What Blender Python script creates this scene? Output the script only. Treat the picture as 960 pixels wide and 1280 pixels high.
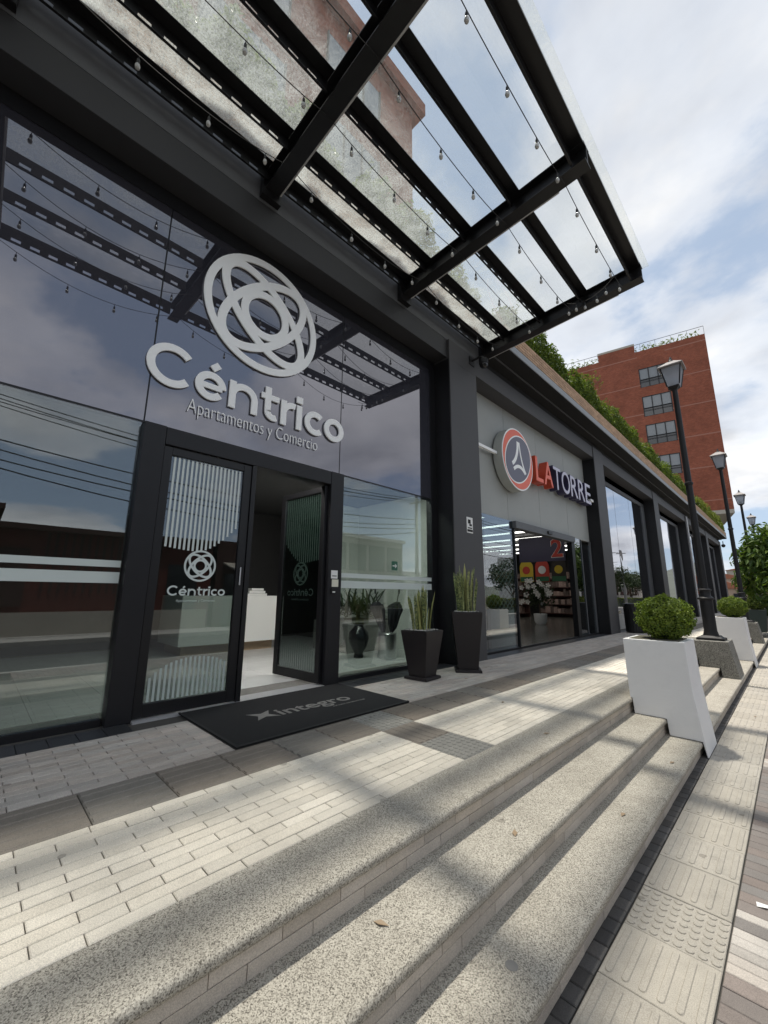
import bpy, bmesh, math, random
import numpy as np
from mathutils import Vector, Matrix
R = math.radians
sc = bpy.context.scene
for o in list(bpy.data.objects):
    bpy.data.objects.remove(o)
random.seed(7)
rng = np.random.default_rng(7)
COL = sc.collection

# ------------------------------------------------------------------ camera
cam = bpy.data.cameras.new('camera')
camo = bpy.data.objects.new('camera', cam); COL.objects.link(camo)
YAW, PITCH, ROLL = R(45.01), R(11.553), R(.465)
fw = Vector((-math.sin(YAW)*math.cos(PITCH), math.cos(YAW)*math.cos(PITCH), math.sin(PITCH)))
rt = fw.cross(Vector((0, 0, 1))).normalized(); up = rt.cross(fw)
rt, up = math.cos(ROLL)*rt + math.sin(ROLL)*up, -math.sin(ROLL)*rt + math.cos(ROLL)*up
camo.matrix_world = Matrix(((rt.x, up.x, -fw.x, 0), (rt.y, up.y, -fw.y, 0), (rt.z, up.z, -fw.z, 1.05), (0, 0, 0, 1)))
cam.sensor_fit = 'VERTICAL'; cam.sensor_height = 24; cam.lens = 502.86/1280*24
cam.clip_start = .03; cam.clip_end = 6000
sc.camera = camo
sc.view_settings.view_transform = 'Standard'; sc.view_settings.look = 'None'
sc.view_settings.exposure = 0.74; sc.view_settings.gamma = 1
sc.view_settings.use_curve_mapping = False

# ------------------------------------------------------------------ world + sun
SUN_DIR = Vector((-.163, .025, 1)).normalized()
w = bpy.data.worlds.new('World'); sc.world = w; w.use_nodes = True
nt = w.node_tree; nt.nodes.clear()
def N(tree, t, ins=None, **kw):
    n = tree.nodes.new(t)
    for k, v in kw.items(): setattr(n, k, v)
    for k, v in (ins or {}).items():
        if isinstance(v, bpy.types.NodeSocket): tree.links.new(v, n.inputs[k])
        else: n.inputs[k].default_value = v
    return n
def ramp(tree, fac, stops, interp='LINEAR'):
    n = tree.nodes.new('ShaderNodeValToRGB'); n.color_ramp.interpolation = interp
    e = n.color_ramp.elements
    while len(e) < len(stops): e.new(.5)
    for el, (p, c) in zip(e, stops):
        el.position = p; el.color = (c, c, c, 1) if isinstance(c, (int, float)) else (*c, 1)
    tree.links.new(fac, n.inputs[0]); return n.outputs[0]
def math_(tree, op, a, b=0.0, clamp=False):
    n = tree.nodes.new('ShaderNodeMath'); n.operation = op; n.use_clamp = clamp
    for i, v in enumerate((a, b)):
        if isinstance(v, bpy.types.NodeSocket): tree.links.new(v, n.inputs[i])
        else: n.inputs[i].default_value = v
    return n.outputs[0]
def mixc(tree, fac, a, b, mode='MIX'):
    n = tree.nodes.new('ShaderNodeMix'); n.data_type = 'RGBA'; n.blend_type = mode
    for i, v in ((0, fac), (6, a), (7, b)):
        if isinstance(v, bpy.types.NodeSocket): tree.links.new(v, n.inputs[i])
        elif i == 0: n.inputs[0].default_value = v
        else: n.inputs[i].default_value = (*v, 1) if len(v) == 3 else v
    return n.outputs[2]
sky = N(nt, 'ShaderNodeTexSky', sky_type='NISHITA', sun_disc=False, sun_elevation=R(80.6), sun_rotation=R(-81), altitude=1500)
tc = N(nt, 'ShaderNodeTexCoord')
sep = N(nt, 'ShaderNodeSeparateXYZ', {0: tc.outputs['Generated']})
zz = math_(nt, 'ADD', math_(nt, 'MAXIMUM', sep.outputs[2], 0.0), .22)
cx = math_(nt, 'DIVIDE', sep.outputs[0], zz); cy = math_(nt, 'DIVIDE', sep.outputs[1], zz)
cv = N(nt, 'ShaderNodeCombineXYZ', {0: cx, 1: cy, 2: 4.1})
n1 = N(nt, 'ShaderNodeTexNoise', {'Vector': cv.outputs[0], 'Scale': .75, 'Detail': 9.0, 'Roughness': .56, 'Distortion': .12})
n2 = N(nt, 'ShaderNodeTexNoise', {'Vector': cv.outputs[0], 'Scale': 1.7, 'Detail': 8.0, 'Roughness': .52, 'Distortion': .2})
mask = ramp(nt, n1.outputs[0], [(.45, .06), (.51, .72), (.57, 1)], 'EASE')
shade = ramp(nt, n2.outputs[0], [(.36, (.34, .352, .38)), (.5, (.52, .53, .548)), (.64, (.68, .68, .68))])
thick = ramp(nt, n1.outputs[0], [(.47, 1.12), (.60, .92), (.74, .72)])
shade = mixc(nt, 1.0, shade, thick, 'MULTIPLY')
low = ramp(nt, sep.outputs[2], [(0., 1.22), (.35, 1.06), (.8, .94)])
shade = mixc(nt, 1.0, shade, low, 'MULTIPLY')
skyc = mixc(nt, 1.0, sky.outputs[0], (.085, .085, .085), 'MULTIPLY')
skyc = mixc(nt, .6, skyc, (.35, .425, .52))
worldc = mixc(nt, mask, skyc, shade)
bg = N(nt, 'ShaderNodeBackground', {0: worldc, 1: 1.0})
N(nt, 'ShaderNodeOutputWorld', {0: bg.outputs[0]})
sl = bpy.data.lights.new('sun', 'SUN'); sl.energy = 3.0; sl.angle = R(2.2); sl.color = (1, .94, .85)
so = bpy.data.objects.new('sun', sl); COL.objects.link(so)
so.rotation_euler = SUN_DIR.to_track_quat('Z', 'Y').to_euler(); so.location = (-3, 0, 30)

# ------------------------------------------------------------------ materials
MATS = {}
def newmat(name):
    m = bpy.data.materials.new(name); m.use_nodes = True; t = m.node_tree; t.nodes.clear()
    MATS[name] = m
    return m, t
def pos(t): return N(t, 'ShaderNodeNewGeometry').outputs['Position']
def finish(t, col, rough=.6, metal=0., bump=None, bstr=.2, bdist=.004, spec=.5, alpha=None, coat=0.):
    p = N(t, 'ShaderNodeBsdfPrincipled', {'Base Color': col if isinstance(col, bpy.types.NodeSocket) else (*col, 1), 'Roughness': rough, 'Metallic': metal, 'Specular IOR Level': spec, 'Coat Weight': coat})
    if bump is not None:
        b = N(t, 'ShaderNodeBump', {'Height': bump, 'Strength': bstr, 'Distance': bdist})
        t.links.new(b.outputs[0], p.inputs['Normal'])
    N(t, 'ShaderNodeOutputMaterial', {0: p.outputs[0]})
    return p
def M(name, col, rough=.6, metal=0., var=.12, vscale=3., bump=.0, bscale=60., spec=.5, rnd=0., island=0., dirt=0.):
    """plain procedural surface: base colour, broad tonal variation, fine relief, per-object tone"""
    m, t = newmat(name); P = pos(t)
    n = N(t, 'ShaderNodeTexNoise', {'Vector': P, 'Scale': vscale, 'Detail': 6.0, 'Roughness': .62})
    f = math_(t, 'MULTIPLY_ADD', n.outputs[0], 2*var); t.nodes[-1].inputs[2].default_value = 1-var
    if rnd:
        oi = N(t, 'ShaderNodeObjectInfo')
        f2 = math_(t, 'MULTIPLY_ADD', oi.outputs['Random'], 2*rnd); t.nodes[-1].inputs[2].default_value = 1-rnd
        f = math_(t, 'MULTIPLY', f, f2)
    if island:
        g = N(t, 'ShaderNodeNewGeometry')
        f2 = math_(t, 'MULTIPLY_ADD', g.outputs['Random Per Island'], 2*island); t.nodes[-1].inputs[2].default_value = 1-island
        f = math_(t, 'MULTIPLY', f, f2)
    cc = N(t, 'ShaderNodeCombineXYZ', {0: f, 1: f, 2: f})
    c = mixc(t, 1.0, col, cc.outputs[0], 'MULTIPLY')
    if dirt:
        n3 = N(t, 'ShaderNodeTexNoise', {'Vector': P, 'Scale': vscale*2.3, 'Detail': 10.0, 'Roughness': .75})
        c = mixc(t, math_(t, 'MULTIPLY', ramp(t, n3.outputs[0], [(.52, 0), (.72, 1)]), dirt), c, tuple(x*.45 for x in col))
    h = None
    if bump:
        h = N(t, 'ShaderNodeTexNoise', {'Vector': P, 'Scale': bscale, 'Detail': 4.0, 'Roughness': .7}).outputs[0]
    finish(t, c, rough, metal, h, bump, .004, spec)
    return m
def spots(t, P, c, scale=6.5, size=.075, dens=.45, amt=.55):
    """old gum marks and drips: small dark discs scattered at random"""
    v = N(t, 'ShaderNodeTexVoronoi', {'Vector': P, 'Scale': scale, 'Randomness': 1.0})
    r_ = N(t, 'ShaderNodeSeparateColor', {0: v.outputs['Color']})
    f = math_(t, 'LESS_THAN', v.outputs['Distance'], math_(t, 'MULTIPLY', r_.outputs[1], size*2))
    f = math_(t, 'MULTIPLY', math_(t, 'MULTIPLY', f, math_(t, 'LESS_THAN', r_.outputs[0], dens)), amt)
    return mixc(t, f, c, mixc(t, 1.0, c, (.42, .41, .40), 'MULTIPLY'))
def paver_mat(name, col, rnd=.1, tint=(.9, .86, .8), tf=.25, rough=.7, island=0., stain=.35):
    m, t = newmat(name); P = pos(t)
    oi = N(t, 'ShaderNodeObjectInfo').outputs['Random']
    if island: oi = N(t, 'ShaderNodeNewGeometry').outputs['Random Per Island']
    k = math_(t, 'MULTIPLY_ADD', oi, 2*rnd); t.nodes[-1].inputs[2].default_value = 1-rnd
    n = N(t, 'ShaderNodeTexNoise', {'Vector': P, 'Scale': 9., 'Detail': 8.0, 'Roughness': .7})
    k = math_(t, 'MULTIPLY', k, math_(t, 'ADD', math_(t, 'MULTIPLY', n.outputs[0], .4), .8))
    big = N(t, 'ShaderNodeTexNoise', {'Vector': P, 'Scale': 1.3, 'Detail': 5.0, 'Roughness': .6})
    k = math_(t, 'MULTIPLY', k, math_(t, 'ADD', math_(t, 'MULTIPLY', big.outputs[0], .36), .82))
    cc = N(t, 'ShaderNodeCombineXYZ', {0: k, 1: k, 2: k})
    w2 = N(t, 'ShaderNodeTexWhiteNoise', {'W': oi}, noise_dimensions='1D')
    base = mixc(t, math_(t, 'MULTIPLY', w2.outputs[0], tf*2), col, tuple(a*b for a, b in zip(col, tint)))
    c = mixc(t, 1.0, base, cc.outputs[0], 'MULTIPLY')
    g = N(t, 'ShaderNodeTexNoise', {'Vector': P, 'Scale': 260., 'Detail': 2.0, 'Roughness': .7})
    c = mixc(t, .5, c, mixc(t, 1.0, c, ramp(t, g.outputs[0], [(.35, .55), (.62, 1.25)]), 'MULTIPLY'))
    st = N(t, 'ShaderNodeTexNoise', {'Vector': P, 'Scale': 4.2, 'Detail': 9.0, 'Roughness': .78, 'Distortion': .6})
    c = mixc(t, math_(t, 'MULTIPLY', ramp(t, st.outputs[0], [(.55, 0), (.75, 1)]), stain), c, tuple(x*.5 for x in col))
    c = spots(t, P, c)
    finish(t, c, rough, 0., g.outputs[0], .35, .002, .35)
    return m
def granite_mat(name, light, dark, scale=190., ramp_pos=(.33, .52, .7), stain=.5):
    m, t = newmat(name); P = pos(t)
    v = N(t, 'ShaderNodeTexVoronoi', {'Vector': P, 'Scale': scale, 'Randomness': 1.0})
    v2 = N(t, 'ShaderNodeTexNoise', {'Vector': P, 'Scale': scale*.75, 'Detail': 3.0, 'Roughness': .65})
    mid = tuple((a*.62+b*.38) for a, b in zip(light, dark))
    sepc = N(t, 'ShaderNodeSeparateColor', {0: v.outputs['Color']})
    f = math_(t, 'ADD', math_(t, 'MULTIPLY', sepc.outputs[0], .45), math_(t, 'MULTIPLY', v2.outputs[0], .6))
    c = ramp(t, f, [(ramp_pos[0], dark), (ramp_pos[1], mid), (ramp_pos[2], light)])
    big = N(t, 'ShaderNodeTexNoise', {'Vector': P, 'Scale': 2.2, 'Detail': 9.0, 'Roughness': .72, 'Distortion': .5})
    c = mixc(t, math_(t, 'MULTIPLY', ramp(t, big.outputs[0], [(.42, 0), (.7, 1)]), stain), c, mixc(t, 1.0, c, (.5, .48, .45), 'MULTIPLY'))
    c = spots(t, P, c, 4.5, .05, .5, .5)
    finish(t, c, .75, 0., math_(t, 'ADD', v2.outputs[0], math_(t, 'MULTIPLY', v.outputs['Distance'], .6)), .6, .003, .3)
    return m
def glass_mat(name, f0=.12, tint=(.78, .84, .82), rough=.0, dirt=0., wav=.0):
    m, t = newmat(name)
    lw = N(t, 'ShaderNodeLayerWeight', {'Blend': .5})
    f = math_(t, 'ADD', math_(t, 'MULTIPLY', math_(t, 'POWER', lw.outputs['Facing'], 5.0), 1-f0), f0, True)
    tr = N(t, 'ShaderNodeBsdfTransparent', {0: (*tint, 1)})
    gl = N(t, 'ShaderNodeBsdfGlossy', {0: (.92, .93, .98, 1), 'Roughness': rough})
    if wav:
        h = N(t, 'ShaderNodeTexNoise', {'Vector': pos(t), 'Scale': 1.6, 'Detail': 1.0})
        b = N(t, 'ShaderNodeBump', {'Height': h.outputs[0], 'Strength': wav, 'Distance': .01})
        t.links.new(b.outputs[0], gl.inputs['Normal'])
    mx = N(t, 'ShaderNodeMixShader', {0: f, 1: tr.outputs[0], 2: gl.outputs[0]})
    out = mx.outputs[0]
    if dirt:
        P = pos(t)
        a = N(t, 'ShaderNodeTexNoise', {'Vector': P, 'Scale': 55., 'Detail': 5.0, 'Roughness': .75})
        b = N(t, 'ShaderNodeTexNoise', {'Vector': P, 'Scale': 2.4, 'Detail': 6.0, 'Roughness': .7, 'Distortion': .8})
        sx = N(t, 'ShaderNodeSeparateXYZ', {0: P})
        edge = ramp(t, math_(t, 'MULTIPLY', math_(t, 'ADD', sx.outputs[0], 3.75), .36), [(0., 1.), (.05, 1.), (.13, .62), (.42, .46), (.55, .10), (.93, .06), (1., .30)])
        fac = math_(t, 'MULTIPLY', math_(t, 'MULTIPLY', ramp(t, a.outputs[0], [(.38, .25), (.62, 1.)]), ramp(t, b.outputs[0], [(.3, .25), (.65, 1.)])), math_(t, 'MULTIPLY', edge, dirt), True)
        d1 = N(t, 'ShaderNodeBsdfDiffuse', {0: (.66, .69, .67, 1)}); d2 = N(t, 'ShaderNodeBsdfTranslucent', {0: (.70, .74, .73, 1)})
        dd = N(t, 'ShaderNodeMixShader', {0: .6, 1: d1.outputs[0], 2: d2.outputs[0]})
        out = N(t, 'ShaderNodeMixShader', {0: fac, 1: out, 2: dd.outputs[0]}).outputs[0]
    N(t, 'ShaderNodeOutputMaterial', {0: out})
    return m
def spandrel_mat(name, col, f0=.2):
    m, t = newmat(name)
    lw = N(t, 'ShaderNodeLayerWeight', {'Blend': .5})
    f = math_(t, 'ADD', math_(t, 'MULTIPLY', math_(t, 'POWER', lw.outputs['Facing'], 5.0), 1-f0), f0, True)
    n = N(t, 'ShaderNodeTexNoise', {'Vector': pos(t), 'Scale': 1.5, 'Detail': 8.0, 'Roughness': .7})
    d = N(t, 'ShaderNodeBsdfDiffuse', {0: mixc(t, n.outputs[0], col, tuple(x*1.5 for x in col))})
    gl = N(t, 'ShaderNodeBsdfGlossy', {0: (.9, .9, 1., 1), 'Roughness': .012})
    mx = N(t, 'ShaderNodeMixShader', {0: f, 1: d.outputs[0], 2: gl.outputs[0]})
    N(t, 'ShaderNodeOutputMaterial', {0: mx.outputs[0]})
def emit_mat(name, col, s):
    m, t = newmat(name)
    e = N(t, 'ShaderNodeEmission', {0: (*col, 1), 1: s}); N(t, 'ShaderNodeOutputMaterial', {0: e.outputs[0]})
def leaf_mat(name, c1, c2, trans=.3, rough=.5):
    m, t = newmat(name)
    g = N(t, 'ShaderNodeNewGeometry')
    n = N(t, 'ShaderNodeTexNoise', {'Vector': g.outputs['Position'], 'Scale': 6., 'Detail': 3.0})
    f = math_(t, 'ADD', math_(t, 'MULTIPLY', g.outputs['Random Per Island'], .7), math_(t, 'MULTIPLY', math_(t, 'SUBTRACT', n.outputs[0], .5), .9), True)
    c = mixc(t, f, c1, c2)
    p = N(t, 'ShaderNodeBsdfPrincipled', {'Base Color': c, 'Roughness': rough, 'Specular IOR Level': .45})
    tl = N(t, 'ShaderNodeBsdfTranslucent', {0: mixc(t, 1.0, c, (1.2, 1.3, .5), 'MULTIPLY')})
    mx = N(t, 'ShaderNodeMixShader', {0: trans, 1: p.outputs[0], 2: tl.outputs[0]})
    N(t, 'ShaderNodeOutputMaterial', {0: mx.outputs[0]})
def brick_mat(name, c1, c2, mortar, scale, bw, rh, msize=.012, bumpd=.01, axis='XZ'):
    m, t = newmat(name); P = pos(t); s = N(t, 'ShaderNodeSeparateXYZ', {0: P})
    u = math_(t, 'ADD', s.outputs[0], s.outputs[1])
    v = N(t, 'ShaderNodeCombineXYZ', {0: u, 1: s.outputs[2], 2: 0.0})
    b = N(t, 'ShaderNodeTexBrick', {'Vector': v.outputs[0], 'Color1': (*c1, 1), 'Color2': (*c2, 1), 'Mortar': (*mortar, 1), 'Scale': scale, 'Mortar Size': msize, 'Brick Width': bw, 'Row Height': rh, 'Bias': 0.})
    n = N(t, 'ShaderNodeTexNoise', {'Vector': P, 'Scale': .8, 'Detail': 9.0, 'Roughness': .75})
    c = mixc(t, .6, b.outputs[0], mixc(t, 1.0, b.outputs[0], ramp(t, n.outputs[0], [(.3, .55), (.7, 1.3)]), 'MULTIPLY'))
    finish(t, c, .85, 0., math_(t, 'SUBTRACT', 1.0, b.outputs['Fac']), .5, bumpd, .2)

M('concrete', (.36, .35, .33), .85, var=.2, bump=.2, dirt=.3)
M('mortar', (.06, .056, .05), .95, var=.3, vscale=20)
M('mortar_light', (.20, .19, .175), .95, var=.3, vscale=20)
paver_mat('paver_white', (.66, .615, .53), .085, tint=(.88, .86, .83), tf=.2)
paver_mat('paver_white_stuff', (.66, .615, .53), .085, tint=(.88, .86, .83), tf=.2, island=1)
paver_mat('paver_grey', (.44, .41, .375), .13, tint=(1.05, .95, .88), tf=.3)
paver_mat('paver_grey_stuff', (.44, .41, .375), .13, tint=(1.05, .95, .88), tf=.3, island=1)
paver_mat('riser', (.56, .51, .45), .12)
paver_mat('riser_stuff', (.56, .51, .45), .12, island=1)
paver_mat('band_tile', (.195, .182, .16), .12, tint=(1.1, .96, .86), tf=.4, stain=.6)
paver_mat('dome_tile', (.24, .235, .215), .06, tint=(1, 1, .95))
paver_mat('black_tile', (.040, .041, .044), .25, tint=(1, 1, 1.1), rough=.42)
paver_mat('tactile', (.40, .372, .325), .10, tint=(.94, .92, .88), stain=.75)
paver_mat('kerb_paver', (.085, .083, .082), .3, tint=(1.1, 1, .9), stain=.3)
paver_mat('walk_grey', (.215, .20, .188), .18, tint=(1.1, .96, .9), tf=.4)
paver_mat('walk_grey_stuff', (.215, .20, .188), .18, tint=(1.1, .96, .9), tf=.4, island=1)
granite_mat('granite', (.56, .525, .45), (.105, .095, .078), scale=270., ramp_pos=(.27, .50, .74), stain=.5)
granite_mat('granite_pedestal', (.34, .33, .295), (.07, .07, .06), scale=150., stain=.6)
M('white_plaster', (.79, .79, .785), .85, var=.06, vscale=2.2, bump=.35, bscale=45., dirt=.10)
M('asphalt', (.052, .052, .054), .9, var=.3, vscale=1.2, bump=.5, bscale=120.)
M('earth', (.13, .12, .085), .95, var=.4, vscale=.05)
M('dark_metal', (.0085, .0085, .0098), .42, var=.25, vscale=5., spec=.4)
M('frame_metal', (.015, .015, .017), .42, var=.15, vscale=6., spec=.3)
M('dark_plaster', (.058, .057, .060), .62, var=.10, vscale=2.5, bump=.12, bscale=90.)
M('fascia_grey', (.10, .105, .112), .55, var=.12, vscale=2., dirt=.2)
M('fascia_light', (.27, .285, .30), .6, var=.12, vscale=2., dirt=.3)
M('panel_grey', (.33, .34, .325), .6, var=.07, vscale=1.4, dirt=.12, rnd=.03)
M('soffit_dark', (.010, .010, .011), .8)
M('aluminium', (.62, .62, .63), .4, metal=.55, var=.08)
M('steel', (.55, .55, .56), .28, metal=1., var=.08, vscale=20.)
M('sign_white', (.93, .935, .92), .5, var=.02)
M('sign_side', (.42, .43, .40), .5)
M('sign_orange', (.80, .13, .065), .45, var=.03)
M('sign_orange_side', (.55, .07, .03), .5)
M('sign_purple', (.035, .03, .075), .45)
M('sign_slate', (.11, .11, .155), .45, var=.03)
M('sign_lilac', (.56, .55, .66), .5)
M('vinyl', (.60, .66, .63), .6, var=.05)
M('vinyl_soft', (.44, .50, .475), .7, var=.05)
M('mat_black', (.0075, .0075, .008), .95, var=.35, vscale=30., bump=.6, bscale=350.)
M('mat_grey', (.21, .20, .185), .95, var=.25, vscale=40., bump=.5, bscale=350.)
M('rubber', (.012, .012, .012), .8)
M('marble', (.64, .64, .63), .22, var=.12, vscale=2.2)
M('lobby_dark', (.030, .030, .030), .8, var=.15)
M('lobby_light', (.62, .63, .60), .8, var=.05)
M('ceiling', (.09, .09, .09), .9)
M('lintel_dark', (.030, .030, .032), .55, var=.12, vscale=2.5)
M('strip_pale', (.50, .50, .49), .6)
M('desk_white', (.74, .74, .71), .5, var=.03)
M('wood', (.30, .22, .14), .6, var=.2)
M('pot_brown', (.017, .0135, .0145), .45, var=.12, vscale=6., spec=.4)
M('pebble', (.42, .41, .39), .8, var=.4, vscale=60.)
M('lamp_black', (.012, .012, .013), .55, var=.2, vscale=8., spec=.35)
M('lamp_roof', (.22, .20, .19), .5, var=.15)
M('lamp_glass', (.62, .64, .66), .35, var=.05)
M('bulb_glass', (.5, .5, .48), .12, spec=.8)
M('socket', (.01, .01, .01), .5)
brick_mat('brick_red', (.30, .092, .052), (.22, .064, .038), (.27, .13, .095), 1.0, .24, .075, .008)
brick_mat('brick_tan', (.46, .30, .185), (.36, .215, .13), (.30, .22, .16), 1.0, .22, .065, .008)
M('brick_piece', (.44, .285, .18), .85, var=.2, vscale=8., rnd=.18, bump=.3, dirt=.2)
M('band_line', (.33, .16, .12), .85)
M('roof_tile', (.30, .12, .07), .85, var=.25, rnd=.15)
M('town_wall', (.42, .32, .25), .9, var=.15, rnd=.28)
M('red_wall', (.115, .026, .018), .8, var=.25, vscale=1.2, dirt=.3)
M('maroon_dark', (.055, .022, .018), .8, var=.25)
M('cream_wall', (.40, .37, .32), .85, var=.15, dirt=.2)
M('white_wall', (.62, .61, .59), .85, var=.1, dirt=.2)
M('window_dark', (.03, .034, .04), .08, var=.1, spec=.9)
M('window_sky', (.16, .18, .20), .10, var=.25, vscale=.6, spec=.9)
M('bark', (.10, .075, .055), .9, var=.3, bump=.5)
M('hill', (.115, .125, .10), .95, var=.35, vscale=.02)
M('kerb_stone', (.34, .33, .31), .85)
M('card_white', (.78, .78, .76), .6)
M('card_cream', (.70, .68, .56), .6)
M('sign_green', (.008, .10, .055), .5)
M('umbrella', (.012, .012, .016), .6)
M('vase_black', (.012, .012, .014), .2)
M('planter_grey', (.20, .195, .185), .7, var=.15)
M('cable', (.012, .012, .012), .7)
M('bin_black', (.012, .012, .013), .45)
M('box_green', (.016, .030, .026), .5)
M('fridge_red', (.28, .03, .02), .5)
M('poster_yellow', (.62, .45, .03), .6)
M('poster_red', (.52, .05, .03), .6)
M('poster_dark', (.03, .025, .02), .6)
M('poster_green', (.03, .13, .06), .6)
M('shelf', (.12, .06, .05), .6)
M('product', (.28, .20, .17), .6, island=.8, var=.5, vscale=14.)
M('shop_floor', (.13, .125, .11), .18, var=.1)
M('flower', (.78, .76, .72), .6)
M('vehicle_red', (.30, .02, .015), .3, spec=.6)
M('tyre', (.012, .012, .012), .8)
glass_mat('glass', .13, (.70, .77, .74))
glass_mat('door_glass', .12, (.52, .58, .56))
glass_mat('shop_glass', .22, (.50, .56, .55))
glass_mat('bay_glass', .55, (.25, .28, .28), wav=.15)
glass_mat('canopy_glass', .06, (.955, .962, .955), dirt=1.05)
spandrel_mat('spandrel', (.028, .028, .036), .20)
emit_mat('light_bar', (1, .98, .93), 2.6)
emit_mat('lobby_fill', (1, .97, .92), 28.)
leaf_mat('boxwood', (.065, .12, .012), (.30, .37, .055), .3)
leaf_mat('hedge_leaf', (.042, .080, .014), (.25, .31, .06), .35)
leaf_mat('hedge_yellow', (.09, .14, .02), (.30, .30, .05), .3)
leaf_mat('tree_leaf', (.035, .080, .016), (.17, .24, .045), .3)
leaf_mat('dark_leaf', (.02, .04, .014), (.06, .085, .03), .2)
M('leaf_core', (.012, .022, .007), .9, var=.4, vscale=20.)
# snake plant: banded sword leaves with pale edges
m, t = newmat('sword_leaf')
g_ = N(t, 'ShaderNodeTexCoord').outputs['Object']
wv = N(t, 'ShaderNodeTexNoise', {'Vector': g_, 'Scale': 34., 'Detail': 4.0, 'Distortion': 1.5})
oi = N(t, 'ShaderNodeObjectInfo').outputs['Random']
cl = mixc(t, ramp(t, wv.outputs[0], [(.44, 0), (.56, 1)]), (.028, .052, .020), (.25, .28, .10))
finish(t, mixc(t, math_(t, 'MULTIPLY', math_(t, 'POWER', oi, 3.0), .8), cl, (.40, .40, .15)), .45)
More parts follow.
